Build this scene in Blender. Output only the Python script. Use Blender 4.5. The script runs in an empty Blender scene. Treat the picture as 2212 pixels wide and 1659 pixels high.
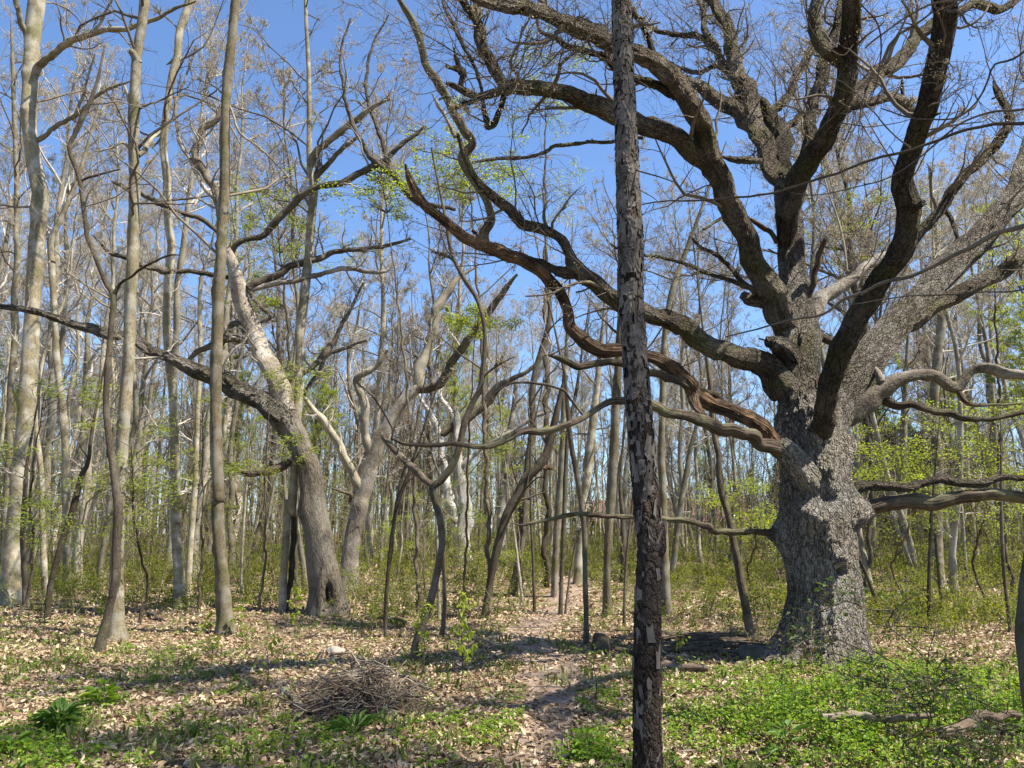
import bpy, math
import numpy as np
from mathutils import Vector

# ------------------------------------------------------------------ camera, world, sun, exposure
scene = bpy.context.scene
C = scene.collection
EYE = 1.62
F = 1637.0                      # focal length in units of the 2212-wide layout grid
PITCH = math.radians(11.08)
cam_d = bpy.data.cameras.new('camera'); cam = bpy.data.objects.new('camera', cam_d); C.objects.link(cam)
cam.location = (0, 0, EYE); cam.rotation_euler = (math.pi/2 + PITCH, 0, 0)
cam_d.sensor_width = 36; cam_d.lens = 36*F/2212; cam_d.clip_start = .05; cam_d.clip_end = 3000
scene.camera = cam
AZ, EL = math.radians(110), math.radians(57)
w = bpy.data.worlds.new('World'); scene.world = w; w.use_nodes = True
nt = w.node_tree; nt.nodes.clear()
sky = nt.nodes.new('ShaderNodeTexSky'); sky.sky_type = 'NISHITA'; sky.sun_disc = False
sky.sun_elevation = EL; sky.sun_rotation = AZ; sky.air_density = 1.0; sky.dust_density = .7; sky.ozone_density = 8.0
bg = nt.nodes.new('ShaderNodeBackground'); bg.inputs[1].default_value = .105
wo = nt.nodes.new('ShaderNodeOutputWorld')
nt.links.new(sky.outputs[0], bg.inputs[0]); nt.links.new(bg.outputs[0], wo.inputs[0])
sl = bpy.data.lights.new('sun', 'SUN'); sl.energy = 5.0; sl.angle = math.radians(.5); sl.color = (1, .94, .83)
so = bpy.data.objects.new('sun', sl); C.objects.link(so)
sv = Vector((math.sin(AZ)*math.cos(EL), math.cos(AZ)*math.cos(EL), math.sin(EL)))
so.rotation_euler = sv.to_track_quat('Z', 'Y').to_euler(); so.location = (20, -10, 30)
scene.view_settings.view_transform = 'Standard'; scene.view_settings.look = 'None'
scene.view_settings.exposure = 1.28; scene.view_settings.gamma = 1
scene.render.engine = 'CYCLES'
scene.cycles.max_bounces = 6; scene.cycles.transparent_max_bounces = 4

rng = np.random.default_rng(7)
cp, sp = math.cos(PITCH), math.sin(PITCH)

# ------------------------------------------------------------------ layout helpers
def hgt(x, y):
    x = np.asarray(x, float); y = np.asarray(y, float)
    t = np.clip((y-13)/18, 0, 1); t = t*t*(3-2*t)
    c = np.exp(-((x-1.0)/11)**2)
    h = .48*t*(.35+.65*c)
    h = h + .05*np.sin(x*.7+1.3)*np.cos(y*.55) + .03*np.sin(x*1.9+y*1.3) + .012*np.sin(x*5.1-y*2.3)*np.cos(y*4.4+x)
    h = h + .09*np.exp(-((x+5.5)/2.2)**2-((y-15.2)/1.6)**2)
    return h - .05*np.exp(-(x*x+y*y)/9)
def ray(u, v):
    cx = (u-1106)/F; cy = -(v-829.5)/F
    return cx, cp-sp*cy, sp+cp*cy
def at(u, v, Y):
    x, y, z = ray(u, v); k = Y/y
    return np.array([x*k, Y, EYE+z*k])
def depth(p): return p[1]*cp + (p[2]-EYE)*sp
def gp(u, v):
    x, y, z = ray(u, v)
    k = np.linspace(1.5, 110, 6000); h = EYE+z*k - hgt(x*k, y*k)
    i = np.argmax(h < 0) if (h < 0).any() else len(k)-1
    kk = k[i]; return np.array([x*kk, y*kk, float(hgt(x*kk, y*kk))])
FR = dict(R1=(1327.2, 0), R2=(1327.2, 530.9), R3=(1327.2, 995.4), M1=(707.8, 0), M2=(707.8, 530.9), M3=(707.8, 995.4),
          L1=(0, 0), L2=(0, 530.9), L3=(0, 995.4))
def parse(s):
    """'R1 x,y,w x,y,w M1 x,y,w ...' -> [(u, v, width)]"""
    fr = 'R1'; out = []
    for tok in s.split():
        if tok in FR: fr = tok; continue
        a = [float(q) for q in tok.split(',')]
        out.append((FR[fr][0]+.4*a[0], FR[fr][1]+.4*a[1], .4*a[2], a[3] if len(a) > 3 else 0.))
    return out
def smooth(P, R, step):
    P = np.array(P); R = np.array(R)
    Q = np.vstack([2*P[0]-P[1], P, 2*P[-1]-P[-2]]); RR = np.concatenate([[R[0]], R, [R[-1]]])
    oP = []; oR = []
    for i in range(1, len(Q)-2):
        n = max(2, int(np.linalg.norm(Q[i+1]-Q[i])/step))
        t = np.linspace(0, 1, n, endpoint=False)[:, None]
        a, b, c, d = Q[i-1], Q[i], Q[i+1], Q[i+2]
        oP.append(.5*((2*b)+(-a+c)*t+(2*a-5*b+4*c-d)*t*t+(-a+3*b-3*c+d)*t**3))
        tt = t[:, 0]; tt = tt*tt*(3-2*tt); oR.append(RR[i]*(1-tt)+RR[i+1]*tt)
    oP.append(P[-1:]); oR.append(R[-1:])
    return np.vstack(oP), np.concatenate(oR)
def resample(P, R, n):
    s = np.concatenate([[0], np.cumsum(np.linalg.norm(np.diff(P, axis=0), axis=1))]); q = np.linspace(0, s[-1], n)
    return np.stack([np.interp(q, s, P[:, k]) for k in range(3)], 1), np.interp(q, s, R)
def trace(s, Y0, Y1=None, flare=0, rs=1.0):
    pts = parse(s); n = len(pts); Y1 = Y0 if Y1 is None else Y1
    L = np.concatenate([[0], np.cumsum([math.hypot(pts[i+1][0]-pts[i][0], pts[i+1][1]-pts[i][1]) for i in range(n-1)])]); L /= L[-1]
    P = []; R = []
    for (u, v, wd, dy), t in zip(pts, L):
        p = at(u, v, Y0+(Y1-Y0)*t+dy); P.append(p); R.append(.5*rs*wd/F*depth(p))
    return np.array(P), np.array(R)

def nz2(x, y, s, o=0.):
    return .5+.25*(np.sin(x*s+1.7*np.sin(y*s*.7+o)+o)+np.sin(y*s*1.3+1.3*np.sin(x*s*.9+2*o)+2.1*o))
# ------------------------------------------------------------------ mesh accumulator
class MB:
    def __init__(s): s.v = []; s.b = []; s.r = []; s.f = []; s.n = 0
    def add(s, V, Fq, B=None, Rn=None):
        V = np.asarray(V, float).reshape(-1, 3)
        s.v.append(V); s.b.append(V if B is None else B.reshape(-1, 3))
        s.r.append(np.zeros(len(V)) if Rn is None else np.asarray(Rn).reshape(-1))
        s.f.append(np.asarray(Fq, int)+s.n); s.n += len(V)
    def obj(s, name, mat, parent=None, smooth_=True):
        if not s.v: return None
        V = np.concatenate(s.v); B = np.concatenate(s.b); R = np.concatenate(s.r)
        q = [f for f in s.f if f.shape[1] == 4]; t = [f for f in s.f if f.shape[1] == 3]
        q = np.concatenate(q) if q else np.zeros((0, 4), int); t = np.concatenate(t) if t else np.zeros((0, 3), int)
        me = bpy.data.meshes.new(name)
        me.vertices.add(len(V)); me.vertices.foreach_set('co', V.astype(np.float32).ravel())
        me.loops.add(q.size+t.size); me.loops.foreach_set('vertex_index', np.concatenate([q.ravel(), t.ravel()]).astype(np.int32))
        me.polygons.add(len(q)+len(t))
        st = np.concatenate([np.arange(len(q))*4, q.size+np.arange(len(t))*3]).astype(np.int32)
        me.polygons.foreach_set('loop_start', st)
        me.polygons.foreach_set('use_smooth', np.full(len(st), smooth_, bool))
        a = me.attributes.new('bc', 'FLOAT_VECTOR', 'POINT'); a.data.foreach_set('vector', B.astype(np.float32).ravel())
        a = me.attributes.new('rnd', 'FLOAT', 'POINT'); a.data.foreach_set('value', R.astype(np.float32))
        me.materials.append(mat); me.update(calc_edges=True); me.validate()
        o = bpy.data.objects.new(name, me); C.objects.link(o)
        if parent: o.parent = parent; o.location = -parent.location if False else (0, 0, 0); o.matrix_parent_inverse = parent.matrix_basis.inverted()
        return o

def ring_faces(T, N, S):
    i = np.arange(N-1)[:, None]; j = np.arange(S)[None]
    a = i*S+j; b = i*S+(j+1) % S
    f = np.stack([a, b, b+S, a+S], -1).reshape(-1, 4)
    return (f[None]+(np.arange(T)*N*S)[:, None, None]).reshape(-1, 4)
def tubes(mb, P, R, S=3):
    """batch of T tubes with N points each"""
    T, N, _ = P.shape
    if T == 0: return
    tan = np.gradient(P, axis=1); tan /= np.linalg.norm(tan, axis=2, keepdims=True)+1e-9
    m = tan.mean(1); ref = np.where(np.abs(m[:, 2:3]) > .7, np.array([[1., .3, 0]]), np.array([[0, 0, 1.]]))[:, None]
    n1 = ref-(ref*tan).sum(2, keepdims=True)*tan; n1 /= np.linalg.norm(n1, axis=2, keepdims=True)+1e-9
    n2 = np.cross(tan, n1)
    th = np.arange(S)*2*math.pi/S; c = np.cos(th)[None, None, :, None]; s = np.sin(th)[None, None, :, None]
    off = (n1[:, :, None]*c+n2[:, :, None]*s)*R[:, :, None, None]
    V = P[:, :, None]+off
    ln = np.concatenate([np.zeros((T, 1)), np.cumsum(np.linalg.norm(np.diff(P, axis=1), axis=2), 1)], 1)
    B = np.stack(np.broadcast_arrays(c[..., 0]*R[:, :, None], s[..., 0]*R[:, :, None], ln[:, :, None]+np.arange(T)[:, None, None]*.37), -1)
    rn = np.broadcast_to(rng.random(T)[:, None, None], B.shape[:3])
    mb.add(V, ring_faces(T, N, S), B, rn)
def limb_mesh(mb, P, R, S=16, lump=.06, step=.06, fn=None, wig=0., cap=True, dome=False, seed=None, off=0., lobes=(2, 3, 5, 8)):
    """one thick limb: parallel transported rings, lumpy radius"""
    rg = np.random.default_rng(int(abs(P[0, 0]*913+P[-1, 2]*77+len(P)*3)) if seed is None else seed)
    P, R = smooth(P, R, step)
    N = len(P)
    if wig:
        k = np.arange(N)*step
        L = R*wig
        for d in range(3):
            w_ = sum(np.sin(k*f/ max(.06, R.mean()*2)+rg.random()*6.28)*a for f, a in ((.35, 1.2), (.8, .9), (1.9, .45), (3.3, .18)))
            P[:, d] += w_*L*np.clip(k/.4, 0, 1)
    tan = np.gradient(P, axis=0); tan /= np.linalg.norm(tan, axis=1, keepdims=True)+1e-9
    n = np.cross(tan[0], [0, 1, 0.01]); n /= np.linalg.norm(n); n1 = [n]
    for i in range(1, N):
        n = n1[-1]-np.dot(n1[-1], tan[i])*tan[i]; n1.append(n/np.linalg.norm(n))
    n1 = np.array(n1); n2 = np.cross(tan, n1)
    th = np.arange(S)*2*math.pi/S
    ln = np.concatenate([[0], np.cumsum(np.linalg.norm(np.diff(P, axis=0), axis=1))])
    rr = np.ones((N, S))
    for kk in lobes:
        ph = rg.random()*6.28; w1 = rg.uniform(1, 3)/max(.1, R.mean()*6)
        rr += lump/math.sqrt(kk)*np.sin(kk*th[None]+ph+1.5*np.sin(ln[:, None]*w1+rg.random()*6))
    rr += lump*.7*np.sin(ln*1.7/max(.08, R.mean())+1)[:, None]*np.sin(th[None]*1+rg.random()*6)
    nb_ = int(ln[-1]/max(.05, R.mean())*.22) if lump > .04 else 0
    for _ in range(min(nb_, 40)):
        l0 = rg.uniform(.05, 1)*ln[-1]; a0 = rg.random()*6.28; s0 = R.mean()*rg.uniform(.35, 1.); dth = np.angle(np.exp(1j*(th-a0)))
        rr += rg.uniform(.08, .38)*np.exp(-((ln-l0)/s0)**2)[:, None]*np.exp(-(dth/rg.uniform(.45, .9))**2)[None]
    rad = R[:, None]*rr
    if fn: rad = fn(rad, th, ln, P)
    c, s = np.cos(th), np.sin(th)
    V = P[:, None]+(n1[:, None]*c[None, :, None]+n2[:, None]*s[None, :, None])*rad[..., None]
    B = np.stack([c[None]*R[:, None], s[None]*R[:, None], np.broadcast_to(ln[:, None]+off, (N, S))], -1)
    rn = np.full((N, S), rg.random())
    mb.add(V, ring_faces(1, N, S), B, rn)
    if cap:
        mb.add(np.vstack([V[-1], (P[-1]+tan[-1]*R[-1]*.25)[None]]), np.stack([np.arange(S), (np.arange(S)+1) % S, np.full(S, S)], 1),
               np.vstack([B[-1], B[-1].mean(0)[None]]), np.full(S+1, rn[0, 0]))
    if dome:
        mb.add(np.vstack([V[0], (P[0]-tan[0]*R[0]*.6)[None]]), np.stack([(np.arange(S)+1) % S, np.arange(S), np.full(S, S)], 1),
               np.vstack([B[0], B[0].mean(0)[None]]), np.full(S+1, rn[0, 0]))
    return V, P

def grow(P, R, n, t0, t1, lf, ang, N=5, up=.15, wig=.2, rr=.55, minr=.004, maxr=9, taper=.25, labs=None, rg=None):
    """children of T parents, n each"""
    rg = rg or rng
    T, M, _ = P.shape
    idx = np.repeat(np.arange(T), n); K = len(idx)
    t = rg.uniform(t0, t1, K)*(M-1); i = np.minimum(t.astype(int), M-2); fr = (t-i)[:, None]
    p = P[idx, i]*(1-fr)+P[idx, i+1]*fr; r = R[idx, i]*(1-fr[:, 0])+R[idx, i+1]*fr[:, 0]
    tan = P[idx, i+1]-P[idx, i]; tan /= np.linalg.norm(tan, axis=1, keepdims=True)+1e-9
    q = rg.normal(size=(K, 3)); q -= (q*tan).sum(1, keepdims=True)*tan; q /= np.linalg.norm(q, axis=1, keepdims=True)+1e-9
    a = np.radians(rg.uniform(ang[0], ang[1], K))[:, None]
    d = np.cos(a)*tan+np.sin(a)*q
    pl = np.linalg.norm(np.diff(P, axis=1), axis=2).sum(1)[idx]
    L = (pl*lf if labs is None else labs)*rg.uniform(.55, 1.15, K)*(1.15-.6*t/(M-1))
    pts = [p]; 
    for k in range(N-1):
        d = d+rg.normal(size=(K, 3))*wig; d[:, 2] += up; d /= np.linalg.norm(d, axis=1, keepdims=True)
        pts.append(pts[-1]+d*(L/(N-1))[:, None])
    r0 = np.clip(np.minimum(r*rr, L*.03+minr), minr, maxr)
    RR = r0[:, None]*np.linspace(1, taper, N)[None]; RR = np.maximum(RR, minr*.7)
    return np.stack(pts, 1), RR

def leaves(mb, P, D, Nn, L, W, fold=.25, shape=6):
    """P base points, D directions, Nn normals; L, W arrays"""
    K = len(P); 
    if K == 0: return
    D = D/(np.linalg.norm(D, axis=1, keepdims=True)+1e-9)
    S = np.cross(D, Nn); S /= np.linalg.norm(S, axis=1, keepdims=True)+1e-9
    Nn = np.cross(S, D)
    L = np.broadcast_to(L, K)[:, None]; W = np.broadcast_to(W, K)[:, None]; fo = np.broadcast_to(fold, K)[:, None]
    tip = P+D*L-Nn*L*fo*.6
    if shape == 4:
        V = np.stack([P, P+D*L*.45+S*W*.5+Nn*W*fo, tip, P+D*L*.45-S*W*.5+Nn*W*fo], 1)
        f = np.array([[0, 1, 2, 3]])
    else:
        V = np.stack([P, P+D*L*.3+S*W*.5+Nn*W*fo, P+D*L*.7+S*W*.36+Nn*W*fo*.5, tip, P+D*L*.7-S*W*.36+Nn*W*fo*.5, P+D*L*.3-S*W*.5+Nn*W*fo], 1)
        f = np.array([[0, 1, 2, 3], [0, 3, 4, 5]])
    n = V.shape[1]
    Fq = (f[None]+(np.arange(K)*n)[:, None, None]).reshape(-1, 4)
    rn = np.broadcast_to(rng.random(K)[:, None], (K, n))
    mb.add(V, Fq, None, rn)

# ------------------------------------------------------------------ materials
def newmat(name):
    m = bpy.data.materials.new(name); m.use_nodes = True; t = m.node_tree; t.nodes.clear()
    o = t.nodes.new('ShaderNodeOutputMaterial'); return m, t, o
def N_(t, k, **kw):
    n = t.nodes.new(k)
    for a, v in kw.items(): setattr(n, a, v)
    return n
def ramp(t, src, stops):
    r = t.nodes.new('ShaderNodeValToRGB'); e = r.color_ramp.elements
    while len(e) < len(stops): e.new(.5)
    for el, (p, c) in zip(e, stops): el.position = p; el.color = (*c, 1)
    t.links.new(src, r.inputs[0]); return r.outputs[0]
def bark(name, light, dark, patch=None, moss=0., sc=14, stretch=.22, bump=.6, dist=.02, disp=0., vary=.25, rough=.92, pscale=1.2, coarse=2.0, warp=.9):
    m, t, o = newmat(name); L = t.links.new
    at_ = N_(t, 'ShaderNodeAttribute', attribute_name='bc')
    mp = N_(t, 'ShaderNodeMapping'); mp.inputs['Scale'].default_value = (sc, sc, sc*stretch); L(at_.outputs['Vector'], mp.inputs[0])
    nz = N_(t, 'ShaderNodeTexNoise'); nz.inputs['Scale'].default_value = 1.1; nz.inputs['Detail'].default_value = 5; L(mp.outputs[0], nz.inputs[0])
    vm = N_(t, 'ShaderNodeVectorMath', operation='MULTIPLY_ADD'); L(nz.outputs['Color'], vm.inputs[0]); vm.inputs[1].default_value = (warp,)*3; L(mp.outputs[0], vm.inputs[2])
    vo = N_(t, 'ShaderNodeTexVoronoi', feature='DISTANCE_TO_EDGE'); vo.inputs['Scale'].default_value = 1.0; L(vm.outputs[0], vo.inputs['Vector'])
    fine = N_(t, 'ShaderNodeTexNoise'); fine.inputs['Scale'].default_value = sc*3.5; fine.inputs['Detail'].default_value = 6; L(at_.outputs['Vector'], fine.inputs[0])
    mr = N_(t, 'ShaderNodeMapRange'); L(vo.outputs['Distance'], mr.inputs[0]); mr.inputs[1].default_value = 0; mr.inputs[2].default_value = .28
    mp2 = N_(t, 'ShaderNodeMapping'); mp2.inputs['Scale'].default_value = (sc*.55, sc*.55, sc*.55*stretch); L(at_.outputs['Vector'], mp2.inputs[0])
    rn = N_(t, 'ShaderNodeTexNoise'); rn.inputs['Scale'].default_value = 1.; rn.inputs['Detail'].default_value = 3; rn.inputs['Distortion'].default_value = .6; L(mp2.outputs[0], rn.inputs[0])
    r1 = N_(t, 'ShaderNodeMath', operation='SUBTRACT'); L(rn.outputs[0], r1.inputs[0]); r1.inputs[1].default_value = .5
    r2 = N_(t, 'ShaderNodeMath', operation='ABSOLUTE'); L(r1.outputs[0], r2.inputs[0])
    r3 = N_(t, 'ShaderNodeMapRange'); L(r2.outputs[0], r3.inputs[0]); r3.inputs[2].default_value = .075
    hb = N_(t, 'ShaderNodeMath', operation='MULTIPLY_ADD'); L(mr.outputs[0], hb.inputs[0]); hb.inputs[1].default_value = .42; 
    hc = N_(t, 'ShaderNodeMath', operation='MULTIPLY'); L(r3.outputs[0], hc.inputs[0]); hc.inputs[1].default_value = .55; L(hc.outputs[0], hb.inputs[2])
    h = N_(t, 'ShaderNodeMath', operation='MULTIPLY_ADD'); L(fine.outputs[0], h.inputs[0]); h.inputs[1].default_value = .5; L(hb.outputs[0], h.inputs[2])
    col = ramp(t, h.outputs[0], [(.15, dark), (.62, light), (1.2 if False else 1., tuple(min(1, c*1.25) for c in light))])  # darker furrows: own bark tone plus shade painted into the recesses
    geo = N_(t, 'ShaderNodeNewGeometry')
    if patch:
        pn = N_(t, 'ShaderNodeTexNoise'); pn.inputs['Scale'].default_value = pscale; pn.inputs['Detail'].default_value = 7; pn.inputs['Roughness'].default_value = .65; L(geo.outputs['Position'], pn.inputs[0])
        f = ramp(t, pn.outputs[0], [(.47, (0, 0, 0)), (.58, (1, 1, 1))])
        mx = N_(t, 'ShaderNodeMix', data_type='RGBA'); L(f, mx.inputs[0]); L(col, mx.inputs[6]); mx.inputs[7].default_value = (*patch, 1)
        mm = N_(t, 'ShaderNodeMix', data_type='RGBA', blend_type='MULTIPLY'); mm.inputs[0].default_value = .75; L(mx.outputs[2], mm.inputs[6])
        L(ramp(t, h.outputs[0], [(.1, (.35, .35, .35)), (.6, (1, 1, 1))]), mm.inputs[7]); col = mm.outputs[2]  # furrows darken the patches too, part own tone, part painted shade
    if moss:
        pn = N_(t, 'ShaderNodeTexNoise'); pn.inputs['Scale'].default_value = 2.3; pn.inputs['Detail'].default_value = 6; L(geo.outputs['Position'], pn.inputs[0])
        f = ramp(t, pn.outputs[0], [(.52, (0, 0, 0)), (.68, (moss,)*3)])
        mx = N_(t, 'ShaderNodeMix', data_type='RGBA'); L(f, mx.inputs[0]); L(col, mx.inputs[6]); mx.inputs[7].default_value = (.10, .11, .03, 1); col = mx.outputs[2]
    # large-scale tone variation
    bn = N_(t, 'ShaderNodeTexNoise'); bn.inputs['Scale'].default_value = coarse; bn.inputs['Detail'].default_value = 4; L(geo.outputs['Position'], bn.inputs[0])
    vr = ramp(t, bn.outputs[0], [(.3, (1-vary,)*3), (.7, (1+vary*.6, 1+vary*.55, 1+vary*.5))])
    mm = N_(t, 'ShaderNodeMix', data_type='RGBA', blend_type='MULTIPLY'); mm.inputs[0].default_value = 1; L(col, mm.inputs[6]); L(vr, mm.inputs[7]); col = mm.outputs[2]
    oi = N_(t, 'ShaderNodeObjectInfo')
    vr = ramp(t, oi.outputs['Random'], [(0, (.62, .6, .57)), (.5, (.95, .95, .95)), (1, (1.4, 1.38, 1.36))])
    mm = N_(t, 'ShaderNodeMix', data_type='RGBA', blend_type='MULTIPLY'); mm.inputs[0].default_value = 1; L(col, mm.inputs[6]); L(vr, mm.inputs[7]); col = mm.outputs[2]
    bs = N_(t, 'ShaderNodeBsdfPrincipled'); L(col, bs.inputs['Base Color']); bs.inputs['Roughness'].default_value = rough; bs.inputs['Specular IOR Level'].default_value = .15
    bu = N_(t, 'ShaderNodeBump'); bu.inputs['Strength'].default_value = bump; bu.inputs['Distance'].default_value = dist; L(h.outputs[0], bu.inputs['Height']); L(bu.outputs[0], bs.inputs['Normal'])
    L(bs.outputs[0], o.inputs[0])
    if disp:
        dn = N_(t, 'ShaderNodeDisplacement'); dn.inputs['Scale'].default_value = disp; dn.inputs['Midlevel'].default_value = .6; L(h.outputs[0], dn.inputs['Height']); L(dn.outputs[0], o.inputs['Displacement'])
        m.displacement_method = 'BOTH'
    return m
def leafmat(name, cols, trans=.35, rough=.55, tcol=1.3):
    m, t, o = newmat(name); L = t.links.new
    a = N_(t, 'ShaderNodeAttribute', attribute_name='rnd')
    col = ramp(t, a.outputs['Fac'], [(i/(len(cols)-1), c) for i, c in enumerate(cols)])
    bs = N_(t, 'ShaderNodeBsdfPrincipled'); L(col, bs.inputs['Base Color']); bs.inputs['Roughness'].default_value = rough; bs.inputs['Specular IOR Level'].default_value = .3
    if trans:
        tr = N_(t, 'ShaderNodeBsdfTranslucent'); mm = N_(t, 'ShaderNodeMix', data_type='RGBA', blend_type='MULTIPLY'); mm.inputs[0].default_value = 1
        L(col, mm.inputs[6]); mm.inputs[7].default_value = (tcol*1.1, tcol, tcol*.5, 1); L(mm.outputs[2], tr.inputs[0])
        mx = N_(t, 'ShaderNodeMixShader'); mx.inputs[0].default_value = trans; L(bs.outputs[0], mx.inputs[1]); L(tr.outputs[0], mx.inputs[2]); L(mx.outputs[0], o.inputs[0])
    else: L(bs.outputs[0], o.inputs[0])
    return m

M_oak = bark('oak_bark', (.32, .285, .24), (.05, .04, .032), patch=(.42, .39, .34), sc=30, stretch=.42, bump=1., dist=.03, disp=.022, moss=.3, warp=1.6)
M_oakl = bark('shade_toned_oak_limb_bark', (.095, .078, .058), (.016, .012, .009), patch=(.19, .165, .13), sc=36, warp=1.6, stretch=.42, disp=.016, bump=.9, dist=.02, moss=.6, pscale=1.6)  # much darker than the trunk: shade on the limbs put into the colour
M_dead = bark('dead_limb_wood', (.12, .084, .057), (.022, .015, .01), patch=(.33, .215, .13), sc=34, disp=.012, stretch=.07, bump=1., dist=.02, pscale=3.)
M_oakm = bark('oak_stem_bark', (.17, .146, .115), (.032, .026, .02), patch=(.32, .29, .25), sc=32, stretch=.42, bump=1., dist=.03, disp=.024, moss=.4, warp=1.6)
M_deadg = bark('weathered_limb_wood', (.08, .06, .044), (.014, .01, .008), patch=(.13, .12, .07), sc=24, stretch=.08, bump=.9, dist=.015, pscale=3)
M_cherry = bark('flaky_bark', (.05, .037, .028), (.012, .008, .006), patch=(.075, .058, .046), sc=34, stretch=.55, bump=1., dist=.012, disp=.008, pscale=3)
M_flake = bark('bark_flake', (.20, .175, .15), (.045, .035, .028), sc=40, stretch=.5, bump=.4, dist=.004, vary=.5, coarse=9)
M_grey = bark('smooth_grey_bark', (.185, .157, .10), (.05, .041, .026), patch=(.31, .285, .225), moss=.5, sc=60, warp=1.8, stretch=.25, bump=.45, dist=.006, pscale=2.5, vary=.3)
M_greyd = bark('dark_rough_bark', (.095, .075, .053), (.02, .015, .011), patch=(.16, .138, .10), moss=.3, sc=75, warp=1.5, stretch=.25, bump=.8, dist=.012, pscale=3)
M_pale = bark('pale_scaly_bark', (.20, .17, .13), (.05, .04, .03), patch=(.38, .345, .29), sc=38, warp=1.5, stretch=.35, bump=.7, dist=.02, pscale=1.4)
M_far = bark('wood_bark', (.20, .178, .13), (.08, .068, .047), patch=(.29, .265, .205), sc=30, stretch=.25, bump=.4, dist=.01, pscale=1.1, vary=.35)
M_twig = bark('twig_bark', (.13, .108, .08), (.06, .048, .036), sc=60, bump=0, vary=.4)
M_twigp = bark('pale_twig_bark', (.31, .285, .24), (.16, .145, .12), sc=60, bump=0, vary=.4)
M_bud = leafmat('bud', [(.38, .31, .23), (.44, .37, .29), (.34, .30, .18), (.50, .43, .35)], trans=.3, tcol=1.0)
M_leafy = leafmat('young_leaf', [(.14, .20, .025), (.18, .25, .035), (.25, .30, .05), (.22, .27, .04)], trans=.6, tcol=1.7)
M_leafu = leafmat('undergrowth_leaf', [(.08, .12, .016), (.11, .15, .02), (.16, .19, .025), (.20, .21, .03), (.12, .14, .025)], trans=.5, tcol=1.6)
M_cover = leafmat('ground_cover_leaf', [(.09, .18, .015), (.13, .24, .02), (.19, .30, .025), (.25, .34, .035)], trans=.45)
M_weed = leafmat('weed_leaf', [(.06, .13, .02), (.09, .17, .025), (.12, .2, .035)], trans=.35)
M_darkleaf = leafmat('shrub_leaf', [(.05, .09, .025), (.08, .13, .03), (.12, .17, .04), (.14, .11, .05)], trans=.3)
M_litter = leafmat('dry_leaf', [(.20, .13, .075), (.34, .24, .15), (.45, .345, .22), (.54, .43, .295), (.26, .165, .095), (.11, .07, .045)], trans=.12, rough=.7, tcol=1)
M_grass = leafmat('grass_blade', [(.11, .17, .03), (.18, .24, .05), (.34, .31, .14)], trans=.4)
M_conif = leafmat('needle', [(.018, .035, .016), (.03, .05, .022)], trans=.1)

def ground_mat():
    m, t, o = newmat('forest_floor'); L = t.links.new
    g = N_(t, 'ShaderNodeNewGeometry')
    v = N_(t, 'ShaderNodeTexVoronoi'); v.inputs['Scale'].default_value = 15; v.inputs['Randomness'].default_value = 1
    nz = N_(t, 'ShaderNodeTexNoise'); nz.inputs['Scale'].default_value = 9; nz.inputs['Detail'].default_value = 6; L(g.outputs['Position'], nz.inputs[0])
    vm = N_(t, 'ShaderNodeVectorMath', operation='MULTIPLY_ADD'); L(nz.outputs['Color'], vm.inputs[0]); vm.inputs[1].default_value = (.12, .12, .12); L(g.outputs['Position'], vm.inputs[2]); L(vm.outputs[0], v.inputs['Vector'])
    sx = N_(t, 'ShaderNodeSeparateColor'); L(v.outputs['Color'], sx.inputs[0])
    lit = ramp(t, sx.outputs[0], [(0, (.06, .04, .024)), (.35, (.14, .095, .06)), (.7, (.24, .17, .11)), (1, (.34, .26, .18))])
    gn = N_(t, 'ShaderNodeTexNoise'); gn.inputs['Scale'].default_value = .55; gn.inputs['Detail'].default_value = 9; gn.inputs['Roughness'].default_value = .72; L(g.outputs['Position'], gn.inputs[0])
    f = ramp(t, gn.outputs[0], [(.46, (0, 0, 0)), (.62, (.8, .8, .8))])
    gc = ramp(t, nz.outputs[0], [(.3, (.04, .055, .015)), (.7, (.10, .13, .03))])
    mx = N_(t, 'ShaderNodeMix', data_type='RGBA'); L(f, mx.inputs[0]); L(lit, mx.inputs[6]); L(gc, mx.inputs[7])
    bs = N_(t, 'ShaderNodeBsdfPrincipled'); L(mx.outputs[2], bs.inputs['Base Color']); bs.inputs['Roughness'].default_value = .95; bs.inputs['Specular IOR Level'].default_value = .1
    bu = N_(t, 'ShaderNodeBump'); bu.inputs['Strength'].default_value = .8; bu.inputs['Distance'].default_value = .03; L(v.outputs['Distance'], bu.inputs['Height']); L(bu.outputs[0], bs.inputs['Normal'])
    L(bs.outputs[0], o.inputs[0]); return m
def soil_mat(name, a, b):
    m, t, o = newmat(name); L = t.links.new
    g = N_(t, 'ShaderNodeNewGeometry'); nz = N_(t, 'ShaderNodeTexNoise'); nz.inputs['Scale'].default_value = 7; nz.inputs['Detail'].default_value = 9; nz.inputs['Roughness'].default_value = .7; L(g.outputs['Position'], nz.inputs[0])
    bs = N_(t, 'ShaderNodeBsdfPrincipled'); L(ramp(t, nz.outputs[0], [(.3, a), (.7, b)]), bs.inputs['Base Color']); bs.inputs['Roughness'].default_value = .95
    bu = N_(t, 'ShaderNodeBump'); bu.inputs['Strength'].default_value = .7; bu.inputs['Distance'].default_value = .03; L(nz.outputs[0], bu.inputs['Height']); L(bu.outputs[0], bs.inputs['Normal'])
    L(bs.outputs[0], o.inputs[0]); return m

def tag(o, label=None, cat=None, group=None, kind=None):
    if label: o['label'] = label
    if cat: o['category'] = cat
    if group: o['group'] = group
    if kind: o['kind'] = kind
    return o
def thing(name, loc, label, cat, group=None):
    o = bpy.data.objects.new(name, None); C.objects.link(o); o.location = [float(q) for q in loc]; o.empty_display_size = .3
    bpy.context.view_layer.update() if False else None
    return tag(o, label, cat, group)

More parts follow.
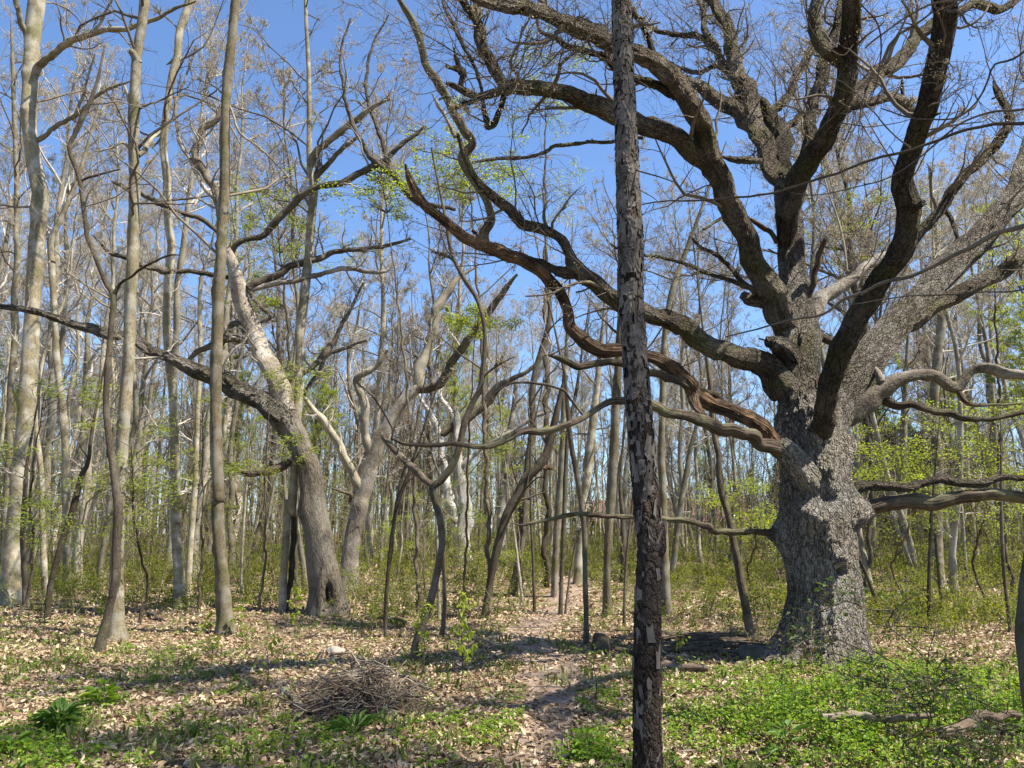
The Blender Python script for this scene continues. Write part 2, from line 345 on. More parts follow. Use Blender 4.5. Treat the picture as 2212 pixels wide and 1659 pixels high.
# ------------------------------------------------------------------ ground, path, road
def sheet(xs, ys, dz=0, fn=None):
    X, Y = np.meshgrid(xs, ys); Z = hgt(X, Y)*np.exp(-np.maximum(0, np.hypot(X, Y)-90)/60.)+dz
    V = np.stack([X, Y, Z], -1); n, m_ = X.shape
    i = np.arange(n-1)[:, None]*m_+np.arange(m_-1)[None]
    return V, np.stack([i, i+1, i+1+m_, i+m_], -1).reshape(-1, 4)
sx = np.sinh(np.linspace(-1, 1, 301)*5.0)/np.sinh(5.0)*900
sy = np.sinh(np.linspace(-.95, 1, 341)*5.2)/np.sinh(5.2)*1200
V, Fq = sheet(sx, sy); g = MB(); g.add(V, Fq); gnd = g.obj('ground', ground_mat()); tag(gnd, kind='structure')

path_px = [(1120, 1700), (1150, 1640), (1190, 1560), (1185, 1500), (1195, 1440), (1160, 1390), (1150, 1360), (1180, 1335), (1215, 1300), (1235, 1270), (1245, 1248)]
PW = [gp(u, v) for u, v in path_px]
pp, pr = smooth(np.array(PW), np.array([.26, .27, .3, .33, .38, .42, .42, .42, .45, .45, .3]), .15)
def path_d(x, y):
    x = np.asarray(x); d = np.full(x.shape, 1e9)
    for p, r in zip(pp[::2], pr[::2]): d = np.minimum(d, np.hypot(x-p[0], y-p[1])/r)
    return d
tn = np.gradient(pp, axis=0)[:, :2]; tn /= np.linalg.norm(tn, axis=1, keepdims=True); nn = np.stack([tn[:, 1], -tn[:, 0]], 1)
q = np.linspace(-1, 1, 11); ed = 1+.18*np.sin(np.arange(len(pp))*.9)[:, None]+.1*np.sin(np.arange(len(pp))*2.3)[:, None]
XY = pp[:, None, :2]+nn[:, None]*q[None, :, None]*(pr[:, None]*ed)[..., None]
Z = hgt(XY[..., 0], XY[..., 1])+.012*(1-q[None]**4)-.004
V = np.concatenate([XY, Z[..., None]], -1); n_, m_ = V.shape[:2]; i = np.arange(n_-1)[:, None]*m_+np.arange(m_-1)[None]
g = MB(); g.add(V, np.stack([i, i+1, i+1+m_, i+m_], -1).reshape(-1, 4)); tag(g.obj('path', soil_mat('trodden_soil', (.12, .08, .055), (.30, .22, .16))), kind='structure')
# pale road glimpsed far right, beyond the wood
rx = np.linspace(38, 110, 40); ry = 78+.12*(rx-38); g = MB()
q = np.linspace(-4, 4, 5); X = rx[:, None]+0*q; Y = ry[:, None]+q[None]; Z = hgt(X, Y)*np.exp(-np.maximum(0, np.hypot(X, Y)-90)/60.)+.25-.02*np.abs(q)[None]
V = np.stack([X, Y, Z], -1); n_, m_ = X.shape; i = np.arange(n_-1)[:, None]*m_+np.arange(m_-1)[None]
g.add(V, np.stack([i, i+m_, i+1+m_, i+1], -1).reshape(-1, 4)); tag(g.obj('road', soil_mat('pale_road', (.45, .44, .42), (.6, .59, .57))), kind='structure')

# ------------------------------------------------------------------ tree builder from traced limbs
def build_tree(name, label, cat, base, trunk, limbs, Ms, tw=(0, 0), S=14, group=None, sides_limb=8, budn=0, twmat=None, tfn=None, step=.08, lump=.05, upright=True, minr=.0035, cover=None, net=0):
    """trunk: (P,R); limbs: list of dict(P,R,mat,n,label,wig); returns empty"""
    root = thing(name, base, label, cat, group)
    P, R = trunk
    mb = MB(); limb_mesh(mb, P, R, S, lump, step, fn=tfn)
    if cover: cover(mb)
    mb.obj('trunk', Ms[0], root)
    par = []
    for lb in limbs:
        m = MB(); limb_mesh(m, lb['P'], lb['R'], lb.get('S', sides_limb), lb.get('lump', .11), max(.035, lb['R'].mean()*.7), wig=lb.get('wig', .25), dome=True)
        if lb.get('stubs', True):
            a, b = resample(*smooth(lb['P'], lb['R'], .1), 16); ns = max(1, int(np.linalg.norm(np.diff(a, axis=0), axis=1).sum()*1.3))
            c_, r_ = grow(a[None], b[None], ns, .12, .97, 0, (35, 80), N=4, up=.08, wig=.25, rr=.42, minr=.004, maxr=.05, taper=.45, labs=.05+b.mean()*2.2); tubes(m, c_, r_, 6)
        o = m.obj('limb', lb.get('mat', Ms[min(1, len(Ms)-1)]), root)
        if lb.get('label'): o['label'] = lb['label']
        if lb.get('n', 1):
            sP, sR = smooth(lb['P'], lb['R'], .12); a, b = resample(sP, sR, 20); par.append((a, b, lb.get('n', 1), lb.get('t0', .15)))
    if tw[0]:
        a, b = resample(*smooth(P, R, .2), 20); par.append((a, b, tw[0], tw[1]))
    if par:
        m = MB(); tips = []
        for n in sorted({p[2] for p in par}):
            for t0 in sorted({p[3] for p in par if p[2] == n}):
                A = np.stack([p[0] for p in par if p[2] == n and p[3] == t0]); B = np.stack([p[1] for p in par if p[2] == n and p[3] == t0])
                c1, r1 = grow(A, B, 8*n, t0, .98, .26, (35, 75), N=8, up=.07, wig=.26, rr=.4, minr=minr*1.6, maxr=.03)
                if net:
                    d1, q1 = grow(A, B, net*n, t0, 1., 0, (30, 80), N=10, up=.06, wig=.16, rr=.3, minr=minr*1.5, maxr=.011, labs=1.9)
                    d2, q2 = grow(d1, q1, 6, .2, 1, 0, (25, 60), N=6, up=.03, wig=.2, minr=minr*1.15, labs=.7); d3, q3 = grow(d2, q2, 4, .2, 1, 0, (25, 60), N=4, up=.02, wig=.2, minr=minr*.95, labs=.3)
                    tubes(m, d1, q1, 4); tubes(m, d2, q2, 3); tubes(m, d3, q3, 3); tips.append(d3[:, -1]); tips.append(d2[:, -1])
                cl = np.linalg.norm(np.diff(c1, axis=1), axis=2).sum(1)
                c1 = c1[:]; tubes(m, c1, r1, 5)
                c2, r2 = grow(c1, r1, 5, .2, 1, .45, (25, 60), N=6, up=.06, wig=.22, minr=minr*1.2); tubes(m, c2, r2, 3)
                c3, r3 = grow(c2, r2, 4, .2, 1, .5, (25, 60), N=4, up=.05, wig=.22, minr=minr); tubes(m, c3, r3, 3)
                tips.append(c3[:, -1]); tips.append(c2[:, -1])
        tg = m.obj('twigs', twmat or M_twig, root); tg['kind'] = 'stuff'
        if budn:
            tp = np.concatenate(tips); tp = np.repeat(tp, budn, 0)+rng.normal(size=(len(tp)*budn, 3))*.018
            m = MB(); D = rng.normal(size=(len(tp), 3)); leaves(m, tp, D, rng.normal(size=(len(tp), 3)), rng.uniform(.010, .026, len(tp)), .014, shape=4)
            b = m.obj('buds', M_bud, root); b['kind'] = 'stuff'
    return root
def T(s, Y0, Y1=None, **k):
    P, R = trace(s, Y0, Y1); d = dict(P=P, R=R, s=s, Y0=Y0, Y1=Y0 if Y1 is None else Y1); d.update(k); return d
def uv_of(P):
    d = P-np.array([0, 0, EYE]); z = d[:, 1]*cp+d[:, 2]*sp; return np.stack([1106+F*d[:, 0]/z, 829.5-F*(d[:, 2]*cp-d[:, 1]*sp)/z], 1)
def snap(limbs, trunk):
    done = [(smooth(*trunk, .08)[0], smooth(*trunk, .08)[1])]
    for l in limbs:
        u, v = parse(l['s'])[0][:2]; best = None
        for P, R in done:
            q = uv_of(P); d = np.hypot(q[:, 0]-u, q[:, 1]-v)-R/P[:, 1]*F*.9; i = d.argmin()
            if best is None or d[i] < best[0]-1: best = (d[i], P[i, 1])
        if best[0] < 30:
            Y = best[1]-parse(l['s'])[0][3]; l['P'], l['R'] = trace(l['s'], Y, Y+l['Y1']-l['Y0'])
        done.append(smooth(l['P'], l['R'], .08))
    return limbs

# ------------------------------------------------------------------ the old oak
YO = 10.3
tr = trace('R3 1128,1085,560 1128,1010,480 1130,930,432 1133,830,408 1132,700,385 1110,560,372 1095,440,378 1088,330,372 1085,200,360 1080,60,345 R2 1068,1100,340 1055,1000,345 1040,900,330 1010,820,250', YO)
tr[0][:2, 1] = YO
bul = [('R3', 1085, 300, -.43, .17, .20), ('R3', 1050, 255, -.45, .08, .09), ('R3', 1310, 270, -.20, .22, .24), ('R3', 880, 400, -.05, .2, .16), ('R3', 1225, 525, -.5, .09, .13), ('R3', 1240, 600, -.5, .07, -.14),
       ('R3', 1225, 600, -.45, .045, -.10), ('R2', 1235, 1080, -.15, .16, .13), ('R2', 1150, 1200, -.4, .12, .06), ('R2', 1080, 1040, -.45, .1, .07), ('R3', 1155, 200, -.45, .1, -.1), ('R3', 1047, 300, -.58, .028, -.13),
       ('R3', 960, 250, -.35, .12, .07), ('R3', 1180, 420, -.5, .18, .05), ('R3', 1000, 620, -.45, .2, .05), ('R3', 1140, 130, -.5, .05, -.08), ('R3', 1260, 480, -.3, .15, .05)]
BU = []
for fr, x, y, dy, s, a in bul:
    p = at(FR[fr][0]+.4*x, FR[fr][1]+.4*y, YO+dy); BU.append((p, s, a))
def oak_fn(rad, th, ln, P):
    z = P[:, 2]; fl = np.exp(-np.maximum(0, z-.0)/.33); rad = rad*(1+.10*fl[:, None]*(.6+.4*np.sin(5*th[None]+.6)))
    for k, ph, a in ((5, .6, .17), (8, 2.1, .05), (3, .9, .05), (13, 1., .02)):
        rad = rad*(1+a*fl[:, None]*np.sin(k*th[None]+ph))
    rad = rad*(1+.012*np.sin(21*th[None]+3*np.sin(ln[:, None]*1.5)))
    # bulges: push radius out where the surface point lies near a knob
    tan = np.gradient(P, axis=0); tan /= np.linalg.norm(tan, axis=1, keepdims=True)
    n = np.cross(tan[0], [0, 1, 0.01]); n /= np.linalg.norm(n); n1 = [n]
    for i in range(1, len(P)):
        n = n1[-1]-np.dot(n1[-1], tan[i])*tan[i]; n1.append(n/np.linalg.norm(n))
    n1 = np.array(n1); n2 = np.cross(tan, n1)
    dirs = n1[:, None]*np.cos(th)[None, :, None]+n2[:, None]*np.sin(th)[None, :, None]
    V = P[:, None]+dirs*rad[..., None]; out = rad.copy()
    for c, s, a in BU:
        d = np.linalg.norm(V-c, axis=2); out += a*np.exp(-(d/s)**2)
    return out
DL = 'bare dead limb with its bark stripped off'
oak_limbs = [
 # upright stem above the crotch and its left cut stub
 T('R2 1030,980,260 1000,860,230 975,740,215 985,620,215 985,500,225 985,400,200 978,300,155 962,200,135 952,100,132 950,0,128 R1 945,1250,125 935,1150,125 925,1060,120 925,960,120', YO, YO+.3, S=40, lump=.05, n=0, mat=M_oakm, wig=.08),
 T('R2 985,660,150 950,590,130 905,545,105 868,525,80 838,515,66', YO-.12, YO-.55, n=0, S=24, mat=M_oakm, wig=.05, label='short cut stub of a limb'),
 # left limb A
 T('R2 960,480,160 915,390,145 860,290,135 800,190,130 730,80,122 690,0,116 R1 640,1180,112 592,1050,108 555,940,108 520,850,118 440,795,108 310,715,98 180,665,100 60,640,104 -40,590,98 M1 1400,528,88 1270,500,82 1130,480,78 1000,478,80 925,505,48 800,530,34 700,475,26 640,450,12', YO-.1, YO-3.4, S=28, n=1, t0=.3),
 T('M1 985,490,80 935,430,62 880,330,58 838,230,58 815,110,50 802,0,42 790,-80,36', YO-1.45, YO-1.7, n=2),
 T('M1 825,180,30 790,90,34 750,40,36 700,-20,30', YO-1.6, YO-1.9, n=1),
 T('M1 950,520,30 930,600,28 880,690,34 840,590,18 830,480,14 780,330,16 720,220,16 650,80,14 600,-30,10', YO-1.4, YO-1.2, n=1),
 T('M1 830,520,26 760,560,24 690,585,18', YO-1.5, YO-1.9, n=1),
 T('M1 780,500,22 720,470,30 730,400,34 700,370,30 640,355,16', YO-1.5, YO-1.7, n=0, label='broken knobbly dead stub'),
 T('M1 720,400,26 700,330,22 680,255,8', YO-1.55, YO-1.65, n=0),
 # left limb B, arching over
 T('R1 525,860,110 490,750,112 430,630,104 370,530,100 305,440,100 225,355,98 120,310,90 20,255,84 M1 1500,215,82 1350,140,82 1200,72,74 1080,32,68 920,20,60 820,-5,50 700,-80,40', YO-.9, YO-3.6, S=24, n=1, t0=.3),
 T('R1 212,360,48 205,290,34 185,220,26 130,110,22 85,35,20 50,-60,14', YO-1.4, YO-1.9, n=1),
 T('M1 1500,170,50 1400,130,34 1345,95,16', YO-2.3, YO-2.5, n=0, label='short broken stub'),
 T('R1 330,530,34 250,475,48 120,430,40 20,400,36 M1 1500,300,34 1400,270,30 1290,250,28 1240,205,24 1150,175,18 1130,110,10', YO-1.0, YO-1.3, n=2),
 # central-left C
 T('R1 935,985,110 880,920,105 805,790,98 740,700,90 650,600,76 560,545,68 450,470,58 370,430,48 260,380,24', YO+.1, YO+1.2, S=20, n=1),
 T('R1 768,730,80 750,620,76 730,510,72 690,420,70 645,290,68 600,160,64 560,60,58 500,-50,52', YO+.5, YO+1.2, S=18, n=2),
 T('R1 700,520,48 640,420,46 585,330,42 540,255,40 495,180,34 485,80,30 455,-20,24', YO+.8, YO+1.9, n=2),
 T('R1 545,260,30 460,200,30 340,190,25 230,165,20 140,95,14 60,60,8', YO+1.4, YO+1.9, n=2),
 T('R1 640,420,22 560,360,26 480,385,24 380,380,20 290,330,12', YO+1., YO+1.5, n=1),
 T('R1 930,970,90 905,860,88 900,750,86 862,680,80 820,610,66 790,560,50 700,540,44 600,555,36', YO+.25, YO+1.4, S=18, n=1),
 T('R1 840,630,50 860,590,46 930,515,44 1000,385,42 1060,290,40 1130,200,30', YO+.8, YO+1.6, n=2),
 T('R1 900,720,50 950,668,38 1030,620,30 1110,600,20', YO+.5, YO+.9, n=1),
 T('R1 575,845,14 650,862,34 720,860,36 800,868,30', YO+.3, YO+.2, n=0),
 # right dark limb D
 T('R1 930,1330,90,.15 935,1180,112,.05 962,1040,120 1010,890,120 1095,750,118 1175,610,108 1240,490,100 1272,340,96 1288,200,92 1288,80,92 1275,-60,90', YO-.1, YO-2.8, S=24, n=1, t0=.4),
 T('R1 1265,350,80 1200,320,76 1120,265,72 1075,190,64 1068,90,66 1085,-30,70', YO-.6, YO-.9, S=14, n=1),
 T('R1 1030,850,60 1055,680,62 1088,520,60 1130,390,60 1180,230,54 1202,100,48 1220,-30,44', YO+.2, YO+.6, S=14, n=2),
 T('R1 1220,600,80 1290,540,88 1350,480,84 1420,400,80 1490,335,74 1590,255,70 1690,170,62 1760,110,50 1850,80,44 1950,20,44 2060,42,44 2130,20,38 2230,-40,30', YO-.3, YO+1.2, S=16, n=1),
 T('R1 1290,575,44 1360,550,48 1450,532,50 1530,528,54 1590,580,44 1660,640,34', YO-.3, YO-.1, n=1),
 T('R1 1560,540,16 1555,480,18 1552,430,10', YO-.2, YO-.3, n=0),
 # big dark limb F
 T('R2 1120,1060,150,.75 1118,960,120,.38 1122,870,104,.1 1150,750,108 1205,610,112 1285,470,120 1370,310,122 1445,180,120 1520,80,112 1570,-20,108 R1 1592,1200,106 1598,1110,112 1565,1010,110 1595,870,104 1640,720,106 1682,600,112 1720,450,106 1742,300,106 1762,180,108 1772,60,112 1768,-80,108', YO-.3, YO-3.6, S=26, n=1, t0=.5, mat=M_oakl, wig=.12, lump=.07),
 T('R1 1600,1110,60 1640,1110,44 1665,1095,30', YO-1.2, YO-1.4, n=0),
 # broad pale limb G
 T('R2 1130,1000,260 1210,860,205 1295,740,190 1390,600,182 1480,480,168 1560,390,150 1650,280,140 1750,170,140 1850,80,140 1950,-20,138 R1 2080,1160,132 2150,1090,134 2190,980,110 2235,850,108 2300,700,100', YO+.1, YO+1.5, S=32, n=1, t0=.5, mat=M_oakm, lump=.06, wig=.1),
 T('R2 1580,430,90 1660,390,86 1800,300,84 1950,210,80 2100,110,80 2260,10,78 2400,-60,70', YO+.5, YO+.2, S=18, n=1, t0=.5),
 T('R1 1600,1330,44 1650,1250,54 1720,1160,54 1810,1045,50 1910,945,48 2010,850,48 2100,730,48 2130,655,48 2105,570,38 2060,505,26 2048,440,12', YO-1., YO-.9, n=1),
 T('R2 1840,790,16 1830,720,10', YO+.8, YO+.8, n=0),
 T('R1 1860,1310,14 1830,1220,22 1810,1160,20 1780,1130,24', YO+1.2, YO+1.3, n=0),
 # pale middle limb behind, dead spike, wisps to the left
 T('R2 1050,400,90 1090,320,80 1160,250,70 1260,185,60 1360,120,50 1470,55,38', YO+.3, YO+1.3, mat=M_pale, n=1, t0=.6),
 T('R2 970,360,24 1045,270,36 1080,150,32 1105,80,30 1140,-35,24', YO-.2, YO-.6, mat=M_deadg, n=0, label='bare dead spike snapped at the top'),
 T('R2 830,320,50 740,290,60 690,270,40', YO+.2, YO+.4, n=0),
 T('R2 800,275,26 680,205,24 560,165,20 430,120,18 330,80,16 200,52,13 120,48,8', YO+.1, YO-.3, n=1),
 T('R2 770,260,26 690,190,24 620,110,22 560,55,20 470,10,16 420,-40,10', YO+.3, YO+.9, n=1),
 T('R1 880,1310,28 830,1240,28 760,1200,24 690,1170,20 580,1180,18 480,1240,14', YO+.1, YO-.5, n=0, mat=M_deadg),
 # left limb N, long and live
 T('R2 920,780,190 840,690,132 760,620,120 640,550,112 500,500,104 350,430,98 180,370,92 30,300,92 M2 1480,240,80 1390,185,78 M1 1320,1455,82 1300,1385,54 1240,1290,50 1160,1240,54 1060,1195,50 980,1110,48 900,1050,44 825,985,38 780,930,34 740,850,26 700,720,16', YO-.1, YO-2.6, S=24, n=1, t0=.35),
 T('M1 1330,1475,60 1200,1450,46 1080,1400,38 950,1350,34 860,1310,22 780,1240,12', YO-.9, YO-.9, n=1),
 T('M1 1700,745,14 1520,765,15 1400,770,16 1230,790,18 1180,820,16 1050,850,15 880,860,14 780,880,8', YO-1.1, YO-1.3, n=0, mat=M_oakl),
 # M: long dead limb sweeping left
 T('R2 1110,1360,60,.6 1060,1275,130,.32 1000,1185,128,.08 940,1115,104,.0 890,1075,90', YO-.45, YO-.55, n=0, mat=M_oak, S=30, wig=.05, lump=.1),
 T('R2 1010,1190,90,.2 960,1130,92 885,1070,88 800,985,80 720,930,84 620,890,80 505,845,74 430,795,74 370,730,74 290,655,70 180,590,70 60,555,66 M2 1480,560,66 1380,505,72 1312,440,66 1300,350,58 1270,265,58 1170,160,60 1050,90,64 930,45,70 860,10,70 M1 760,1290,54 640,1200,46 540,1120,46 490,1060,46 450,980,36 420,885,8', YO-.45, YO-2.3, S=20, n=0, mat=M_dead, label=DL, lump=.13, wig=.15),
 T('M1 830,1340,64 850,1260,50 885,1190,46 870,1120,42 830,1030,42 765,930,50 722,850,46 778,770,44 740,700,50 690,620,45 650,540,40 590,440,45 530,350,40 510,270,40 480,170,40 440,80,36 390,0,26 340,-70,20', YO-2.1, YO-2.5, S=14, n=0, mat=M_deadg, lump=.12, wig=.12, label='crooked dead branch rising from the stripped limb'),
 T('M1 690,600,18 650,520,16 600,540,12', YO-2.3, YO-2.4, n=0, mat=M_deadg),
 T('M1 690,740,26 650,660,20 610,580,22 560,500,8', YO-2.3, YO-2.2, n=0, mat=M_pale),
 T('R2 420,800,60 445,870,44 485,925,26', YO-1., YO-1.2, n=0, mat=M_dead, lump=.15),
 T('R2 640,900,40 560,830,36 480,790,40 380,740,40 200,685,40 M2 1600,640,36 1450,640,38 1350,650,34 1260,610,34 1190,590,10', YO-.7, YO-1.6, n=0, mat=M_deadg, lump=.13),
 # O: second dead limb, long and low
 T('R2 960,1130,60 870,1080,74 760,1030,74 650,1000,68 500,970,62 350,920,58 200,845,54 60,830,40 M2 1500,850,32 1400,920,32 1300,968,32 1180,1000,35 1050,1000,35 980,1040,34 860,1080,26 700,1070,24 560,1080,22 420,1070,17 340,1040,12', YO-.4, YO-2.2, S=16, n=0, mat=M_deadg, lump=.12, label='long low dead limb reaching left past the flaky trunk'),
 T('M2 345,1040,10 350,990,10 290,880,10 230,800,9 160,740,6', YO-2., YO-2., n=0, mat=M_deadg),
 T('M2 1385,920,14 1310,830,14 1260,775,14 1150,745,15 1000,740,12 900,800,8', YO-1.8, YO-1.9, n=0, mat=M_deadg),
 # L: lowest left limb
 T('R3 930,410,120 880,400,86 845,392,60', YO-.1, YO-.2, n=0, mat=M_oak, S=20, wig=.05),
 T('R3 870,392,34 700,385,32 560,380,35 500,350,34 400,330,30 260,315,28 M3 1660,298,25 1500,300,25 1380,290,24 1200,312,20 1060,345,15 1000,335,6', YO-.2, YO-1.1, n=0, mat=M_deadg, lump=.14, label='thin dark dead limb, lowest on the left'),
 T('M3 1380,292,12 1320,285,14 1270,288,6', YO-.9, YO-1., n=0, mat=M_deadg),
 # J, K: low right limbs
 T('R3 1200,260,60 1250,195,64 1300,155,58 1400,130,50 1600,130,46 1750,108,42 1900,122,40 2000,125,36 2100,95,30 2260,90,28 2400,60,20', YO-.4, YO-.9, n=0, mat=M_oakl, S=12, lump=.12, label='mossy low limb reaching right, the upper of the two'),
 T('R3 1280,290,150 1340,270,130 1385,252,96', YO-.1, YO-.2, n=0, mat=M_oak, S=24, wig=.05),
 T('R3 1350,262,76 1450,245,76 1550,235,76 1700,228,74 1850,200,66 2000,180,64 2150,188,60 2260,190,54 2400,170,44', YO-.15, YO-.5, n=0, mat=M_deadg, S=16, lump=.1, label='thick low limb reaching right, the lower of the two'),
 # I: crooked mossy right limb
 T('R2 1190,1000,100 1240,950,84 1310,895,90 1400,830,100 1490,765,78 1590,720,60 1700,700,60 1790,750,60 1850,765,52 1885,715,50 1950,660,46 2050,662,54 2150,690,54 2250,700,46 2400,690,36', YO+.1, YO-.2, S=16, n=0, mat=M_pale, lump=.13, wig=.2, label='crooked lichen covered limb on the right'),
 T('R2 1450,830,50 1530,865,48 1620,870,40 1700,888,38 1800,900,34 1900,930,30 2050,930,25 2200,908,24 2350,900,18', YO-.1, YO-.4, n=0, mat=M_deadg),
 T('R2 1855,780,30 1890,840,24 1960,862,18 2080,860,12 2200,850,8', YO-.1, YO-.2, n=0, mat=M_deadg),
 T('R2 1440,740,50 1420,690,40 1400,660,20', YO+.1, YO+.2, n=0, mat=M_pale),
 T('R2 1080,470,40 1130,500,44 1190,520,36 1280,560,22', YO+.5, YO+.9, n=0),
]
oak_limbs = snap(oak_limbs, tr)
ob = gp(1780, 1400); ob[1] = YO; ob[2] = float(hgt(ob[0], YO))
oak = build_tree('oak_tree', 'huge old oak with a gnarled trunk and dark spreading limbs, right of the flaky trunk', 'tree', ob, tr, oak_limbs, [M_oak, M_oakl], S=220, tfn=oak_fn, step=.018, lump=.03, budn=2, sides_limb=12, minr=.0030, net=5)

# ------------------------------------------------------------------ flaky-barked trunk in front
YC = 4.55
ct = trace('R1 35,-200,84 38,-60,92 42,120,100 50,400,102 60,640,108 70,900,112 80,1150,122 90,1400,128 R2 85,250,128 105,500,122 125,800,130 150,1100,132 170,1350,136 200,1640,142 R3 205,330,142 195,520,138 180,800,140 178,1100,148 180,1400,152 180,1660,156 180,1800,160 178,1900,170', YC)
ct = (ct[0][::-1], ct[1][::-1])
def flakes(mb):
    P, R = resample(*smooth(*ct, .05), 600); ln = np.linspace(0, np.linalg.norm(np.diff(P, axis=0), axis=1).sum(), 600)
    K = 4200; i = rng.integers(2, 597, K); zz = P[i, 2]; k_ = rng.random(K) < np.clip(.1+.9*(zz-1.7)/1.3, .12, 1)*(.35+.65*nz2(zz*2.3, i*.01, 1.)); i = i[k_]; K = len(i); th = rng.uniform(0, 2*math.pi, K)  # pale flakes thin out low down: sunlit top and shaded foot painted in
    nrm = np.stack([np.cos(th), np.sin(th), 0*th], 1); tg = np.stack([-np.sin(th), np.cos(th), 0*th], 1); up = np.array([0, 0, 1.])
    hfac = np.clip(P[i, 2]/3, .35, 1)
    h = rng.uniform(.010, .05, K)*1.1; wd = rng.uniform(.006, .022, K)
    lift = rng.uniform(.0005, .007, K)*hfac; tilt = rng.normal(0, .25, K)
    c = P[i]+nrm*(R[i]*1.0)[:, None]
    V = []
    for jy, y in enumerate((-1, -.2, 1)):
        for x in (-1, -.1, 1):
            jit = rng.normal(0, .22, (K, 2)); xx = x+jit[:, 0]; yy = y+jit[:, 1]
            X = xx*wd-yy*h*tilt; 
            off = .004+lift*(abs(y) if y < 0 else y*.4)*rng.uniform(.4, 1.4, K)+lift*.6*(abs(x) > .5)
            V.append(c+tg*X[:, None]+up*(yy*h)[:, None]+nrm*(off-X**2/(2*R[i]))[:, None])
    V = np.stack(V, 1)
    f = np.array([[0, 1, 4, 3], [1, 2, 5, 4], [3, 4, 7, 6], [4, 5, 8, 7]])
    B = np.stack([np.cos(th)*R[i], np.sin(th)*R[i], ln[i]], 1)[:, None]+np.zeros((1, 9, 1))
    mb.add(V, (f[None]+(np.arange(K)*9)[:, None, None]).reshape(-1, 4), B+rng.random((K, 1, 1))*3)
root = thing('flaky_barked_tree', (ct[0][0][0], YC, float(hgt(ct[0][0][0], YC))), 'slender dark trunk with curling flaky bark standing closest to the camera', 'tree')
mb = MB(); limb_mesh(mb, *ct, 64, .038, .012, lobes=(2, 3, 5, 9, 14)); mb.obj('trunk', M_cherry, root)
mb = MB(); flakes(mb); mb.obj('loose_bark', M_flake, root, False)
cb = []
for s in ('R1 60,900,10 150,930,9 260,960,8 330,985,6', 'R1 60,960,9 130,1020,8 200,1060,6 250,1100,4', 'M1 1560,1340,16 1530,1320,10', 'R1 95,420,8 180,470,6 230,520,4'):
    cb.append(trace(s, YC, YC-.3))
for P, R in cb:
    m = MB(); limb_mesh(m, P, R, 6, .1, .05, wig=.4); m.obj('twig', M_greyd, root)

# ------------------------------------------------------------------ traced trees of the middle distance
def tree(name, label, s, mat, limbs=(), Y=None, Ytop=None, tw=(0, 0), bud=0, S=14, cat='tree', tm=None, lump=.05, group=None, fn=None, rs=1., root_flare=True, ext=0):
    pts = parse(s); fr = pts[0]
    if Y is None: b = gp(fr[0], fr[1]); Y = b[1]
    Yt = Y if Ytop is None else Ytop
    P, R = trace(s, Y, Yt, rs=rs)
    bz = float(hgt(P[0, 0], P[0, 1]))
    if P[0, 2] > bz-.05:                                  # carry the stem down into the ground
        P = np.vstack([[P[0, 0]-(P[1, 0]-P[0, 0])*.1, P[0, 1], bz-.12], P]); R = np.concatenate([[R[0]*1.12], R])
    if ext:                                               # carry it on above the frame
        d = P[-1]-P[-2]; d /= np.linalg.norm(d); P = np.vstack([P, P[-1]+d*ext*.5, P[-1]+d*ext]); R = np.concatenate([R, [R[-1]*.7, R[-1]*.25]])
    def f0(rad, th, ln, Pp):
        fl = np.exp(-np.maximum(0, Pp[:, 2]-bz)/(.16+R[0]*.7)); return rad*(1+.28*fl[:, None]+.1*fl[:, None]*np.sin(5*th[None]+Y))
    L = []
    for l in limbs:
        l = dict(l) if isinstance(l, dict) else T(l, Y)
        L.append(l)
    L = snap(L, (P, R))
    return build_tree(name, label, cat, (P[0, 0], P[0, 1], bz), (P, R), L, [mat, mat], tw=tw, S=S, budn=bud, twmat=tm, tfn=fn or f0, lump=lump, group=group)

t = lambda s, a, b=None, **k: T(s, a, b, **k)
tree('grey_tree', 'tall olive grey trunk with a smooth kinked stem, leftmost of the big stems', 'L3 60,770,125 62,640,95 75,450,92 92,250,92 110,50,88 L2 128,1080,84 145,850,85 160,600,80 172,400,78 182,200,76 L1 188,1480,76 203,1250,76 215,1100,84 212,1020,78 185,900,72 165,750,72 155,600,74 163,450,72 170,300,74 180,150,78 200,0,82 210,-120,80', M_grey,
     [t('L1 190,400,50 210,350,40 270,290,40 350,240,38 480,192,36 600,160,30 720,140,26 850,100,22 950,50,16 1060,5,10', 16.6, 15), t('L1 155,240,36 125,140,28 100,40,28 80,-60,24', 16.6, 16),
      t('L1 495,190,16 540,120,14 590,30,12 620,-30,10', 15.8, 15.4), t('L1 200,760,26 300,690,22 400,630,22 520,520,18 620,470,14 720,430,8', 16.6, 15.5, n=2), t('L1 400,640,20 430,560,16 470,440,12 510,290,8', 16, 15.8, n=2)], S=24, tw=(1, .5), bud=2, ext=3)
tree('grey_tree', 'straight ridged grey trunk rising full height, second tall front stem from the left', 'L3 628,965,105 628,850,78 630,650,70 636,450,66 645,200,64 L2 655,1250,62 660,1050,64 675,850,62 692,650,60 700,450,62 706,250,62 L1 712,1500,60 720,1250,58 727,1050,58 724,850,56 722,650,56 730,450,54 740,300,52 762,150,50 775,60,48 788,-80,46', M_grey,
     [t('L1 745,340,46 728,300,44 712,285,36 700,278,26', 10.9, 10.8, n=0, label='cut stub with a raised rim'), t('L1 700,800,20 660,770,14 600,800,10 500,820,6', 10.9, 10.6), t('L1 745,590,14 800,565,12 870,540,10 950,500,8 1020,470,5', 10.9, 10.2),
      t('L1 705,580,16 690,520,18 670,460,12', 10.9, 10.8, n=0), t('L1 750,840,26 790,800,28 830,745,20 860,705,12', 10.9, 11.2, n=0)], S=24, tw=(1, .4), ext=3)
